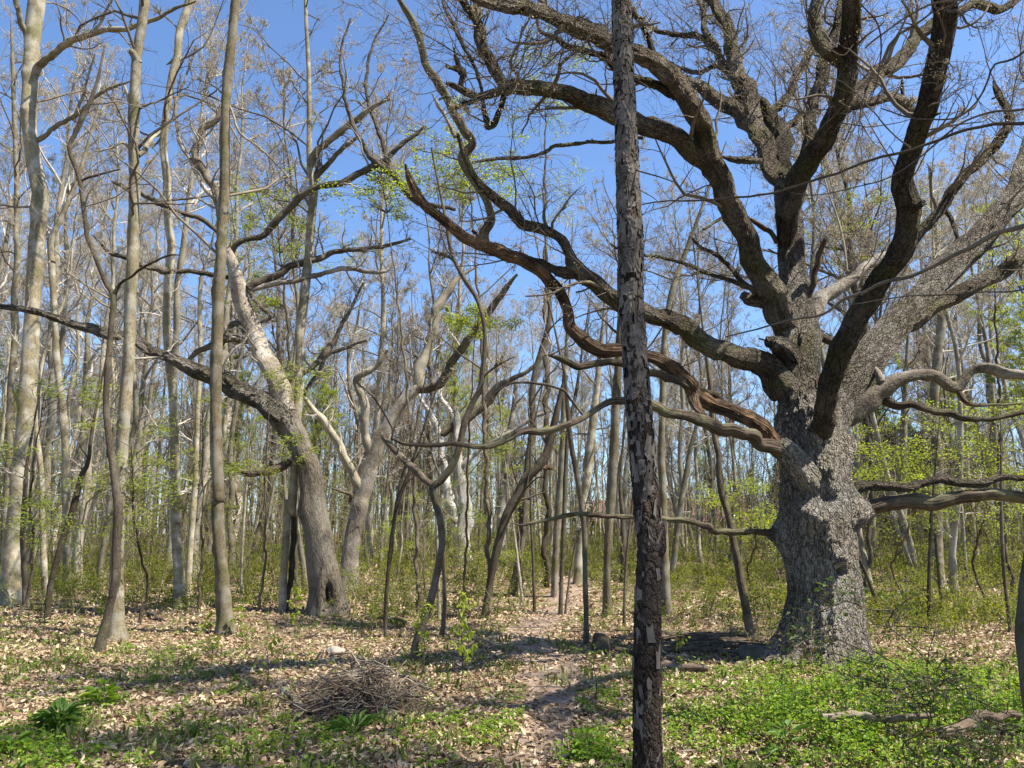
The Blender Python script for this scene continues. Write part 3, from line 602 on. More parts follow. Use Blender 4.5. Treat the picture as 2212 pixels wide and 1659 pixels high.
tree('grey_tree', 'smooth grey trunk bending to the right at its top, third tall stem from the left', 'L3 975,795,72 972,700,60 962,550,54 948,380,48 945,200,46 L2 955,1500,48 945,1250,47 940,1000,45 932,780,43 910,600,42 900,430,42 907,220,42 L1 912,1500,42 925,1330,42 910,1230,40 905,1100,42 900,960,42 884,820,38 890,690,38 905,560,36 930,410,38 958,310,38 968,180,38 1000,80,40 1032,-20,44 1060,-120,44', M_grey,
     [t('L1 905,620,12 880,690,10 860,760,10 820,800,6', 16), t('L1 965,300,12 930,330,14 900,350,8', 16, n=0), t('L1 968,170,10 930,120,8 860,70,6 800,50,4', 16), t('L1 930,590,14 960,520,14 1010,400,10 1050,280,7', 16, 16.5)], S=18, tw=(1, .5), bud=2, ext=3)
tree('grey_tree', 'straight warm grey trunk with a speckled foot, nearest stem left of the leaning oak', 'L3 1216,935,92 1212,800,76 1198,600,70 1180,400,66 1175,200,62 L2 1182,1400,64 1172,1200,62 1166,1000,61 1165,800,60 1168,600,60 1175,400,62 1182,200,62 L1 1185,1500,60 1200,1250,56 1210,1080,56 1214,900,54 1215,700,50 1222,500,50 1238,330,50 1255,180,48 1268,40,47 1278,-80,46', M_grey,
     [t('L1 1240,570,12 1260,620,12 1300,720,12 1400,800,12 1490,880,10 1560,960,7', 12.3, 12), t('L1 1195,500,12 1160,470,8 1100,440,6 1020,420,4', 12.3, 12.8)], S=24, tw=(1, .4), bud=1, ext=3)
tree('twin_stem_tree', 'pale smooth stem narrowing to a white pole, just left of the leaning oak foot', 'L3 1525,825,42 1530,650,40 1545,400,40 1560,200,42 L2 1575,1450,44 1588,1200,44 1600,1000,44 1612,800,46 1618,600,46 1622,420,50 1640,300,50 1655,120,44 L1 1645,1620,44 1662,1420,44 1678,1220,44 1690,1080,44 1692,980,48 1672,870,32 1670,600,26 1665,350,22 1655,150,20 1648,-60,18', M_grey,
     [t('L3 1535,905,34 1555,760,30 1570,600,30 1582,400,30 1590,200,32 L2 1600,1300,30 1612,1150,28', 14.0, 14.4, n=0, mat=M_greyd, label='second darker stem joined to the pale one'),
      t('L1 1680,900,46 1700,840,42 1745,785,38 1850,690,36 1950,622,34 2010,580,26 2110,540,14', 14.2, 13.5), t('L1 1695,990,40 1725,940,30 1770,885,26 1850,800,26 1920,740,18', 14.2, 14.0, n=2), t('L1 1675,720,10 1720,620,8 1800,560,6', 14.2), t('L1 1660,560,8 1600,480,8 1560,400,6', 14.2),
      t('L1 1670,1110,16 1640,1060,14 1560,1000,8', 14.2)], S=16, tw=(2, .55), bud=2, ext=3)
YF = gp(700, 1325)[1]
def f_oak_fn(rad, th, ln, P):
    z = P[:, 2]-float(hgt(P[0, 0], P[0, 1])); fl = np.exp(-np.maximum(0, z)/.4)
    rad = rad*(1+.18*fl[:, None]+.09*fl[:, None]*np.sin(5*th[None]+.6)+.05*fl[:, None]*np.sin(9*th[None]))
    tan = np.gradient(P, axis=0); tan /= np.linalg.norm(tan, axis=1, keepdims=True)
    n = np.cross(tan[0], [0, 1, 0.01]); n /= np.linalg.norm(n); n2 = np.cross(tan[0], n)
    V = P[:, None]+(n[None, None]*np.cos(th)[None, :, None]+n2[None, None]*np.sin(th)[None, :, None])*rad[..., None]
    c = at(709, 1288, YF-.38); d = (V-c)/np.array([.09, .4, .17]); return rad-.42*np.exp(-(np.linalg.norm(d, axis=2))**3)*rad/.4
tree('leaning_oak', 'thick old oak leaning left with a black hollow at its foot', 'L3 1775,850,225 1768,760,195 1752,650,172 1735,520,158 1718,400,148 1700,280,140 1685,150,134 1665,20,126 L2 1650,1150,122 1620,1080,124 1575,1000,134 1530,920,148 1490,860,140', M_pale if False else bark('shade_toned_leaning_oak_bark', (.125, .105, .078), (.022, .017, .012), patch=(.21, .185, .145), sc=34, warp=1.5, stretch=.2, bump=.9, dist=.025, pscale=1.1), [  # bark darkened overall to carry the shade on this trunk
     t('L2 1560,960,120 1470,880,118 1390,840,104 1300,790,92 1200,720,88 1100,670,76 1000,620,66 900,590,56 800,550,56 700,505,52 600,485,46 480,450,48 400,430,42 300,390,40 220,370,34 100,340,28 0,330,24 -100,300,22', YF, YF-2, S=18, mat=M_oakm, lump=.14, label='long pale limb reaching far left'),
     t('L2 1545,900,120 1490,800,112 1440,680,106 1400,550,96 1370,430,92 1322,300,88 1292,200,84 1270,120,70 1235,40,58 L1 1222,1330,34', YF, YF-.2, S=18, mat=M_pale, lump=.1, label='upright pale limb broken off at the top'),
     t('L2 1340,230,50 1400,195,48 1480,170,44 1580,120,40 1680,80,38 1800,30,30 1950,15,26 L1 2100,1330,20 2220,1290,14', YF, YF+.8, n=2),
     t('L2 1340,240,30 1500,205,28 1700,160,25 1850,130,25 2050,140,20 2110,120,10', YF, YF+.5, n=1, mat=M_pale),
     t('L1 1230,1400,30 1300,1310,30 1420,1260,34 1500,1180,36 1600,1080,36 1720,1020,35 1850,980,36 1980,910,36 2080,860,30 2180,780,24 2300,680,16', YF, YF-.3, n=1),
     t('L1 2115,935,36 2000,850,30 1900,650,25 1850,450,20 1840,300,15 1890,100,10', YF-.3, YF-.5, n=2), t('L1 2115,940,30 2060,750,24 1990,560,22 1980,400,18 2010,250,14 2100,80,8', YF-.3, YF, n=2), t('L1 2050,870,26 2115,930,36 2180,1010,38 2250,1090,36 2330,1110,24 2460,1130,18', YF-.2, YF-.3, n=0),
     t('L1 1225,1380,40 1185,1150,36 1130,980,40 1100,905,38 1055,850,34 1075,765,38 1100,690,38 1160,640,28 1195,560,18', YF, YF+.6, n=2, wig=.4, mat=M_greyd),
     t('L1 1200,1120,30 1100,1000,26 1030,870,24 980,790,22 950,620,18 950,520,12', YF+.2, YF+.6, n=2, mat=M_pale),
     t('L1 1215,1290,26 1170,1245,24 1080,1180,25 960,1150,26 850,1090,30 760,1040,26 690,1020,25 610,980,16', YF, YF-.8, n=1), t('L1 820,1060,12 830,1020,10 835,980,6', YF-.6, n=0),
     t('L1 1230,1500,24 1150,1480,26 1000,1470,26 860,1460,30 760,1430,26 680,1390,25 600,1370,24 540,1310,14 500,1270,8', YF, YF-1, n=1),
     t('L2 1380,520,34 1250,505,42 1150,540,36 1060,575,30 1005,620,18', YF+.1, YF+.3, n=1, mat=M_greyd), t('L2 1340,470,28 1270,420,30 1230,470,26 1180,560,20', YF+.2, YF+.5, n=1, mat=M_greyd),
     t('L2 1560,1165,44 1500,1195,46 1400,1215,42 1300,1222,34 1200,1150,12', YF, YF-.5, n=0, mat=M_deadg), t('L2 1340,230,26 1400,320,24 1460,380,20 1380,430,14', YF, YF+.2, n=1), t('L2 1480,740,26 1600,700,30 1700,640,34 1770,560,34 1830,460,26 1900,330,18 1960,200,10', YF+.3, YF+1.2, n=2, mat=M_greyd),
     t('L2 1640,800,26 1720,690,30 1760,600,24 1850,560,20 1980,510,12', YF+.5, YF+1.2, n=1)],
     Y=YF, S=72, fn=f_oak_fn, lump=.05, bud=3, tm=M_twigp)
tree('pale_forked_tree', 'pale thick tree leaning right just behind the leaning oak', 'L3 1885,690,110 1888,600,98 1900,450,92 1930,300,92 1962,150,94 1998,20,90 L2 2022,1120,86 2055,1040,80 2105,950,72 2160,860,62 M2 440,805,58 500,765,52', M_pale, [
     t('M2 470,780,50 600,742,48 680,620,45 740,530,40 800,450,40 880,350,38 960,230,32 1025,150,16', 21, 20, n=1, mat=M_greyd), t('M2 490,760,56 505,690,58 530,580,54 570,440,54 600,320,54 640,250,44 700,180,25 800,120,12', 21, 22, n=1, mat=M_far),
     t('L2 1950,1350,64 1900,1230,46 1840,1120,46 1780,1000,45 1740,920,38 1650,820,22', 21, 20, n=1, mat=M_far), t('M2 230,1110,60 200,1000,50 210,880,46 170,780,44 150,720,40 220,670,34 270,630,28 325,560,14', 21, 20.5, n=1, mat=M_far, label='crooked broken limb'),
     t('L2 1890,1390,26 1900,1350,24 1870,1330,20 1790,1310,10', 21, 20.4, n=0, mat=M_greyd)], S=26, bud=2, lump=.08, tm=M_twigp)
YH = gp(1003, 1225)[1]
M_white_bark = bark('white_bark', (.45, .42, .36), (.13, .11, .085), patch=(.62, .58, .52), sc=38, stretch=.3, bump=.7, dist=.02, pscale=1.6, warp=1.5)  # white bark, brightened further in place of sunlight missing on the tree
tree('white_barked_tree', 'white barked tree with a split hollow trunk at the centre of the wood', 'M3 738,572,98 735,500,84 728,420,82 735,350,72 748,260,60 728,150,56 708,20,50 M2 700,1080,42 700,950,36 690,870,26', M_white_bark, [
     t('M3 720,430,60 690,330,56 680,250,56 655,150,46 M2 640,1240,44 620,1150,40 600,1050,36 560,920,28 520,850,20 480,760,16 455,640,12 440,480,8', YH, YH, n=1), t('M2 620,1020,36 650,990,40 700,960,44 770,910,48 850,850,48 920,770,42 1000,720,28 1080,680,22 1180,580,12', YH, YH+1, n=1, mat=M_greyd),
     t('M2 715,1200,38 790,1130,30 860,1080,28 1000,1000,25 1100,930,22 1210,895,14', YH, YH-.5, n=1), t('M3 725,400,40 680,330,34 650,300,22 620,260,8', YH-.3, YH-.5, n=0, mat=M_greyd), t('M2 690,940,24 640,860,26 600,800,30 620,720,26 680,600,20', YH, YH, n=2)], S=24, lump=.1, bud=2, tm=M_twigp)
tree('crooked_tree', 'slender grey tree curving up in an S beside the path, left of its foot', 'M3 458,1112,44 480,980,40 520,860,42 565,720,40 600,560,38 618,430,38 605,310,38 578,210,36 572,140,36 M2 610,1270,40 670,1190,38 705,1110,36 738,960,35 778,860,32 828,750,28 845,600,25 848,450,23 812,300,23 752,200,25 700,110,24 662,10,20 M1 640,1200,16 600,1000,14 560,800,10', M_greyd, [
     t('M2 575,1300,36 520,1260,36 470,1195,38 400,1140,38 340,1080,32 300,1040,20', 9.1, 9.6, n=1), t('M2 835,720,14 870,680,12 930,640,10 1010,600,6', 9.1, 9), t('M2 620,1260,16 590,1200,12 560,1100,10 540,960,6', 9.1, 9.3), t('M2 700,100,16 650,60,14 560,30,10', 9.1, 9.2)], S=14, tw=(1, .5), bud=1)
tree('grey_tree', 'bare tree with a white twisted foot right of the white barked tree', 'M3 960,565,74 945,480,58 940,380,52 945,250,48 955,100,46 M2 975,1150,40 985,1000,34 1010,850,30 1020,700,24', M_pale, S=12, tw=(2, .3), bud=1)
tree('leaning_tree', 'dark tree leaning right and arching over, centre of the wood', 'M3 845,860,34 862,740,34 885,620,38 920,450,46 970,290,50 1030,180,50 1070,100,50 1140,30,50 M2 1190,1100,46 1220,980,40 1255,820,30 1290,700,22', M_greyd, [t('M2 1160,1190,26 1200,1200,22 1215,1205,10', 12.8, n=0, mat=M_dead)], S=14, tw=(1, .4))
tree('leaning_tree', 'dark rough stem with a leaning foot, wrapped close behind the straight ridged trunk', 'L3 535,1030,54 560,920,44 590,800,36 625,640,46 628,450,44 L2 640,1450,48 625,1280,42 605,1150,38 582,980,34 572,850,30 582,650,30 600,450,28 612,270,30 580,220,24 530,100,22 492,0,22 L1 472,1280,24 450,1100,24 428,960,24 392,860,24 372,790,20 400,735,24 440,650,26 490,540,20 530,420,14 565,250,10', M_greyd,
     [t('L2 612,270,22 650,205,16 720,160,15 800,100,14 900,55,12 970,50,6', 9.6, 9.4, n=0), t('L1 430,980,14 500,950,14 580,930,12 650,915,7', 9.8, n=0), t('L1 405,880,12 400,840,10', 9.8, n=0)], S=14, tw=(1, .5), bud=1)
rest = [
 ('pale stem with a bent top between the leftmost trunk and the ridged trunk', 'L3 362,700,54 364,500,46 360,250,44 L2 356,1300,42 352,1050,40 332,820,40 305,600,34 295,350,30 278,100,36 L1 280,1420,34 275,1300,34 320,1200,28 380,1060,26 440,900,20 480,760,14', M_grey, 1),
 ('thin leaning sapling crossing in front of the bent pale stem at far left', 'L3 252,860,30 272,680,30 325,470,32 385,290,32 440,80,28 L2 475,1170,22 500,980,18 545,750,10', M_greyd, 0),
 ('dark thin stem growing against the foot of the leftmost big trunk', 'L3 142,790,30 132,600,30 125,450,30 128,300,28 140,100,22 L2 150,1150,16 185,950,10', M_greyd, 0),
 ('slim grey stem between the leftmost trunk and the leaning sapling', 'L3 246,740,32 236,520,30 228,280,30 224,80,28 L2 212,1130,26 195,980,22 190,800,16', M_grey, 1),
 ('broad grey foot of a tree half hidden by undergrowth left of the ridged trunk', 'L3 525,695,42 545,560,36 578,370,32 602,200,28 L2 640,1250,24 700,1080,20 735,900,30 720,650,20', M_grey, 0),
 ('pale trunk at the very left edge of the photo', 'L3 15,640,48 28,420,42 38,200,40 L2 50,1150,38 52,900,34 62,700,32 82,480,34 78,300,36 95,60,32 L1 88,1250,28 92,1050,26 80,700,24 70,400,20', M_grey, 2),
 ('slender grey stem with a leaning top between the bending trunk and the speckled trunk', 'L3 1018,720,32 1024,520,32 1042,280,34 1058,60,28 L2 1060,1130,28 1068,880,26 1082,620,24 1078,330,22 1088,170,20 L1 1120,1400,14 1150,1280,10', M_grey, 1),
 ('thin upright sapling right of the speckled trunk', 'L3 1300,770,13 1308,480,14 1322,250,13 1335,60,12 L2 1345,1050,9 1380,900,6', M_far, 0),
 ('pale thin sapling leaning right in front of the leaning oak', 'L3 1430,640,17 1428,450,16 1452,290,16 1480,130,14 L2 1500,1200,9', M_far, 0),
 ('thin sapling rising beside the pale thick tree', 'M3 308,880,15 318,680,17 345,480,18 360,300,18 395,120,18 M2 430,1150,14 470,1000,10 500,850,7', M_greyd, 0),
 ('short thin sapling left of the white barked tree', 'M3 368,670,10 385,560,11 402,440,11 398,360,8 M2 410,1400,5', M_far, 0),
 ('dark thin stem behind the crooked tree foot', 'M3 618,945,25 632,780,23 628,600,22 625,480,20 600,330,16 M2 600,1300,12', M_greyd, 0),
 ('thin grey pole close beside the crooked tree', 'M3 602,860,19 600,700,18 596,520,16 590,400,12 M2 580,1400,10', M_far, 0),
 ('grey trunk leaning right behind the path bend', 'M3 1000,725,48 1022,600,44 1042,450,44 1052,300,44 1072,120,44 M2 1088,1120,36 1108,950,35 1102,800,34 1130,650,32 1188,450,29 1200,340,24 1190,180,18', M_greyd, 1),
 ('slim sapling leaning left of the path bend, with a pale stem', 'M3 1052,770,16 1035,620,16 1015,450,14 1000,330,10', M_far, 0),
 ('very thin straight sapling on the left of the path', 'M3 1118,835,16 1110,560,15 1098,300,14 1095,60,12 M2 1098,1050,10 1140,850,8', M_greyd, 0),
 ('straight grey trunk, tallest of the poles behind the path', 'M3 1225,735,36 1232,500,38 1248,250,40 1262,50,36 M2 1272,1000,32 1278,750,28 1290,550,20 1300,350,14', M_grey, 1),
 ('dark slim pole right of the straight grey trunk behind the path', 'M3 1256,838,22 1264,620,22 1275,380,26 1284,100,26 M2 1300,1000,24 1340,800,18 1370,600,12', M_greyd, 0),
 ('thin pale pole leaning between two dark poles behind the path', 'M3 1282,838,12 1300,680,12 1330,500,12 1360,380,10', M_far, 0),
 ('dark broad trunk in shade behind the path', 'M3 1350,665,46 1358,500,42 1372,300,44 1400,100,50 M2 1412,1140,48 1432,950,44 1452,780,36 1470,600,26', M_grey, 1),
 ('dark crooked stem beside the stump right of the path', 'M3 1395,1000,32 1396,820,28 1390,620,28 1386,380,30 1362,180,30 1335,20,28 M2 1312,1050,28 1296,880,24 1280,700,18 1250,560,12', M_greyd, 1),
 ('grey trunk left of the flaky trunk, in full sun', 'M3 1520,850,44 1510,700,38 1508,550,38 1520,350,46 1535,100,54 M2 1545,1100,52 1555,900,50 1566,700,44 1580,420,38 1590,200,30', M_grey, 1),
 ('slim stem hugging the sunny grey trunk left of the flaky trunk', 'M3 1494,840,22 1500,600,20 1530,380,18 1560,120,16 M2 1590,1100,10', M_far, 0),
 ('thin dark stem close against the left of the flaky trunk', 'M3 1602,890,16 1606,650,15 1620,450,14 1650,200,12', M_greyd, 0),
 ('pair-like dark trunk behind the flaky trunk on its left', 'M3 1600,660,36 1598,480,30 1592,300,26 1580,150,20 M2 1590,1150,14', M_greyd, 1),
 ('grey trunk emerging right of the flaky trunk with a pale foot', 'M3 1832,835,54 1825,650,46 1815,350,42 1805,50,42 R2 252,1150,38 258,900,36 266,650,34 272,480,30 302,280,30 350,130,28 405,-20,24', M_grey, 1),
 ('second grey trunk right of the flaky trunk, leaning slightly right', 'R3 308,655,34 325,500,32 350,280,32 378,120,28 R2 410,1100,26 440,980,20 470,800,12', M_grey, 1),
 ('dark blotchy leaning stem left of the old oak, its foot among sticks', 'R3 742,970,50 722,860,44 700,740,46 672,580,44 640,420,38 610,280,34 580,180,34 562,60,30 R2 562,1130,30 538,1020,28 525,880,28 512,700,24 488,540,18 470,380,10', M_greyd, 1),
 ('straight grey trunk at right behind the low limbs, in the open', 'R3 1748,695,80 1742,560,64 1742,380,56 1746,200,50 1742,40,46 R2 1738,1080,44 1728,850,44 1742,620,44 1768,420,44 1762,220,38 1740,0,30', M_grey, 2),
 ('grey trunk half in shade between the old oak and the open trunk', 'R3 1556,610,48 1555,430,42 1556,200,40 1560,20,38 R2 1562,1000,36 1570,800,28 1580,600,20', M_grey, 1),
 ('thin dark sapling left of the open grey trunk', 'R3 1702,870,20 1698,700,20 1705,480,20 1712,300,18 R2 1725,1300,12', M_greyd, 0),
 ('thin sapling right in front of the open grey trunk', 'R3 1772,840,20 1758,660,20 1740,480,18 1730,330,14', M_greyd, 0),
 ('thin dark sapling near the right edge', 'R3 2142,930,20 2118,740,18 2100,540,20 2092,350,18 R2 2090,1350,12', M_greyd, 0),
 ('small bent sapling right of the old oak foot', 'R3 1436,880,17 1405,740,18 1350,590,20 1290,485,12', M_greyd, 0),
 ('thin leaning stem behind the open ground at right', 'R3 1642,660,20 1600,560,20 1560,450,18 1500,290,14', M_far, 0),
 ('slim pale pole right of the open grey trunk', 'R3 1905,655,18 1890,480,18 1878,300,18 1860,120,14 R2 1850,1100,10', M_far, 0),
 ('gnarled pale trunk behind the speckled trunk', 'L3 1240,520,80 1246,400,80 1262,280,92 1262,180,88 L2 1258,1250,76 1240,1120,50 1228,950,42 1234,800,44 1222,640,38 1210,480,26', M_pale, 2),
 ('dark leaning stem behind the pale smooth stem', 'L3 2080,960,16 2084,780,20 2100,560,22 2122,380,22 2150,220,22 2200,90,20 L2 2250,1100,14', M_greyd, 0),
]
TT = []
for i, (lab, s, mt, tw) in enumerate(rest):
    wd = parse(s)[0][2]
    TT.append(tree('sapling' if wd < 9.5 else 'bare_tree', lab, s, mt, tw=(tw if tw else 1, .45 if tw else .5), bud=1, S=10 if wd < 14 else 14, ext=1.5 if not tw else 2.5, tm=M_twig if i % 2 else M_twigp, lump=.06))
# young tree at the right edge whose long thin branches cross in front of the oak
px_ = at(2236, 1500, 4.2)[0]
P = np.array([[px_+.02, 4.2, float(hgt(px_, 4.2))-.1], [px_, 4.2, .8], [px_+.04, 4.2, 1.3], [px_+.35, 4.2, 2.2], [px_+.9, 4.2, 3.4], [px_+1.3, 4.1, 5.4]]); R = np.array([.075, .062, .055, .05, .042, .02])
nb = [t('R1 2350,640,22 2212,668,20 2050,672,18 1900,705,17 1750,750,16 1600,800,15 1400,862,15 1250,920,14 1100,972,14 950,1020,13 800,1045,12 500,1080,10 250,1092,8 60,1125,6', 4.2, 5.4, n=0, wig=.5),
      t('R1 2350,1180,26 2200,1225,26 2050,1260,25 1900,1340,24 1750,1420,22 1600,1490,20 R2 1480,190,18 1350,255,16 1250,290,15 1120,370,13 950,400,11 800,440,9 600,490,7', 4.2, 5.0, n=0, wig=.4),
      t('R1 1600,800,9 1500,720,8 1400,610,8 1300,500,7 1200,430,6 1050,420,5 930,450,4', 4.7, 5.2, n=0, wig=.6), t('R1 2350,540,14 2200,590,14 2050,600,13 1900,650,12 1780,740,11 1650,850,9 1480,960,8 1300,1010,7 1100,1050,6 950,1040,5', 4.1, 4.6, n=0, wig=.5),
      t('R1 2350,100,10 2200,290,12 2060,345,12 2020,430,10 1950,560,9 1830,640,8 1600,640,8 1440,580,6', 4.1, 4.6, n=0, wig=.6), t('R1 2300,-60,14 2000,-20,12 1700,30,12 1560,100,11 1450,180,10 1350,260,9', 4.2, 4.9, n=0, wig=.5),
      t('R2 2350,180,12 2180,240,10 2000,250,9 1850,260,9 1600,275,8 1400,300,7 1250,320,6', 4.2, 5, n=0, wig=.5), t('R1 1330,20,7 1420,130,8 1440,260,8 1420,420,7 1380,560,5', 4.6, 5, n=0, wig=.7), t('R1 1040,0,6 1045,120,7 1130,240,7 1230,300,6 1290,240,5', 4.7, 5, n=0, wig=.7)]
build_tree('young_tree', 'dark thin trunk cut by the right edge, long slender branches crossing the old oak', 'tree', (P[0, 0], 4.2, float(hgt(px_, 4.2))), (P, R), nb, [M_greyd, M_twig], S=16, lump=.04, step=.05)

# ------------------------------------------------------------------ trees copied through the wood
def proto(seed, H, r0, crown0, spread, crook, mat, bud, twm, lean=0., leafy=False, n1=13):
    rg = np.random.default_rng(seed)
    n = 16; z = np.linspace(0, H, n); k = rg.uniform(.5, 1.2, 4); ph = rg.random(4)*6.28
    x = crook*(np.sin(z*k[0]*.5+ph[0])-math.sin(ph[0]))+crook*.35*np.sin(z*k[1]*1.7+ph[1])+lean*z; y = crook*(np.sin(z*k[2]*.5+ph[2])-math.sin(ph[2]))
    P = np.stack([x-x[0], y-y[0], z-.15], 1); R = r0*(1-z/H)**.75*.95+.012; R[0] *= 1.35; R[1] *= 1.03
    root = thing('bare_tree', (0, 0, 0), 'x', 'tree')
    mb = MB(); limb_mesh(mb, P, R, 12, .05, .25, seed=seed); mb.obj('trunk', mat, root)
    Pt = P[None]; Rt = R[None]
    c1, r1 = grow(Pt, Rt, n1, crown0, .97, spread, (25, 55), N=9, up=.10, wig=.17, rr=.62, minr=.012, maxr=.09, rg=rg)
    mb = MB(); tubes(mb, c1, r1, 6)
    c2, r2 = grow(c1, r1, 8, .15, 1, .42, (25, 60), N=7, up=.08, wig=.18, minr=.008, rg=rg); tubes(mb, c2, r2, 4)
    c3, r3 = grow(c2, r2, 6, .1, 1, .5, (25, 60), N=5, up=.05, wig=.2, minr=.0055, rg=rg); tubes(mb, c3, r3, 3)
    c4, r4 = grow(c3, r3, 6, .15, 1, .55, (25, 60), N=3, up=.03, wig=.2, minr=.004, rg=rg); tubes(mb, c4, r4, 3)
    tw_, rw = grow(Pt, Rt, 14, .12, crown0+.2, .1, (50, 85), N=7, up=.05, wig=.2, rr=.3, minr=.007, rg=rg); tubes(mb, tw_, rw, 4)
    tx, rx_ = grow(tw_, rw, 7, .2, 1, .5, (25, 60), N=4, up=.03, wig=.2, minr=.005, rg=rg); tubes(mb, tx, rx_, 3)
    mb.obj('branches', twm, root)
    if bud:
        tp = np.concatenate([c4[:, -1], c3[:, -1], c4[:, 1]]); tp = tp[rg.random(len(tp)) < .8]; tp = np.repeat(tp, bud, 0)+rg.normal(size=(len(tp)*bud, 3))*.03
        mb = MB(); K = len(tp)
        if leafy: leaves(mb, tp, rg.normal(size=(K, 3)), rg.normal(size=(K, 3))*.4+np.array([0, 0, 1]), rg.uniform(.03, .06, K), .035, shape=4)
        else: leaves(mb, tp, rg.normal(size=(K, 3)), rg.normal(size=(K, 3)), rg.uniform(.018, .045, K), .028, shape=4)
        b = mb.obj('foliage' if leafy else 'buds', M_leafy if leafy else M_bud, root); 
    return root
protos = [proto(11, 20, .145, .5, .27, .16, M_far, 2, M_twigp), proto(12, 18, .11, .45, .28, .22, M_grey, 2, M_twigp), proto(13, 22, .2, .4, .30, .35, M_far, 3, M_twigp, n1=16),
          proto(14, 16, .10, .45, .25, .2, M_far, 1, M_twigp, lean=.03), proto(15, 14, .065, .4, .27, .2, M_far, 1, M_twig, lean=-.06), proto(16, 19, .14, .3, .33, .6, M_greyd, 2, M_twig, n1=16),
          proto(17, 13, .05, .4, .25, .12, M_far, 1, M_twigp), proto(18, 21, .16, .55, .25, .3, M_far, 2, M_twigp), proto(19, 11, .07, .3, .35, .5, M_greyd, 3, M_twig, leafy=True)]
used = set()
def kids(o): return [c for c in bpy.data.objects if c.parent == o]
PK = [kids(p) for p in protos]
def place(k, x, y, rz, sc, label, group, tilt=(0, 0)):
    if k not in used: r = protos[k]; used.add(k)
    else:
        r = protos[k].copy(); C.objects.link(r)
        for c in PK[k]:
            d = c.copy(); C.objects.link(d); d.parent = r
    r.location = (x, y, float(hgt(x, y)*math.exp(-max(0, math.hypot(x, y)-90)/60))); r.rotation_euler = (tilt[0], tilt[1], rz); r.scale = (sc, sc, sc)
    tag(r, label, 'tree', group); return r
rg = np.random.default_rng(42)
placed = [(o.location.x, o.location.y) for o in bpy.data.objects if o.get('category') == 'tree' and o not in protos and o.parent is None]
zones = [(-99, -.30, 'bare slim tree in the thick wood at far left, behind the tall grey stems', 'bare trees behind the tall stems at far left'), (-.30, 0.02, 'bare tree in the dense wood behind the leaning oak and the white barked tree', 'bare trees behind the leaning oak'),
         (.02, .33, 'bare slim tree in the pole wood behind the path and the flaky trunk', 'bare poles behind the path'), (.33, 99, 'bare tree in the open wood behind and right of the old oak', 'bare trees behind the old oak')]
cnt = 0; tries = 0
while cnt < 290 and tries < 9000:
    tries += 1
    y = 19+62*rg.random()**.85; a = rg.uniform(-.80, .80); x = a*y
    if .18 < a < .42 and y < 30 and rg.random() < .5: continue
    if a < .12 and a > -.25 and y < 27: continue
    if min((x-p[0])**2+(y-p[1])**2 for p in placed) < (1.0+.012*y)**2: continue
    if float(path_d(np.array([x]), np.array([y]))[0]) < 2.2: continue
    ks = [0, 1, 2, 7, 5, 3, 4, 6, 8]; pr_ = np.array([.13, .13, .10, .12, .09, .13, .10, .12, .08])
    if .02 < a < .5: pr_ = np.array([.12, .16, .02, .14, .02, .18, .12, .18, .06])
    k = ks[rg.choice(9, p=pr_/pr_.sum())]
    z = next(z for z in zones if z[0] <= a < z[1])
    sc = rg.uniform(.72, 1.08)*(.98 if a > .3 else .86 if a > .02 else 1.)
    place(k, x, y, rg.random()*6.28, sc, z[2], z[3], (rg.normal(0, .03), rg.normal(0, .03))); placed.append((x, y)); cnt += 1
# neighbours standing outside the frame, right and behind: their shade falls across the floor
for k, x, y, rz, sc in [(2, 9.5, -.5, .4, .9), (5, 6.2, -2.6, 2, .8), (1, 4.2, -5.5, 3, .9), (2, 3.4, -1.9, 4., .75), (3, -1.5, -4, .7, .9), (2, 6.8, 1.2, 1., .8), (7, 8.6, 4.4, .3, 1.), (0, 9.6, 2.0, 2.3, 1.05), (2, 5.0, -1.0, .3, .85), (5, 10.5, -1.5, 4., .9)]:
    place(k, x, y, rz, sc, 'bare tree standing outside the picture to the right', 'bare trees outside the picture')

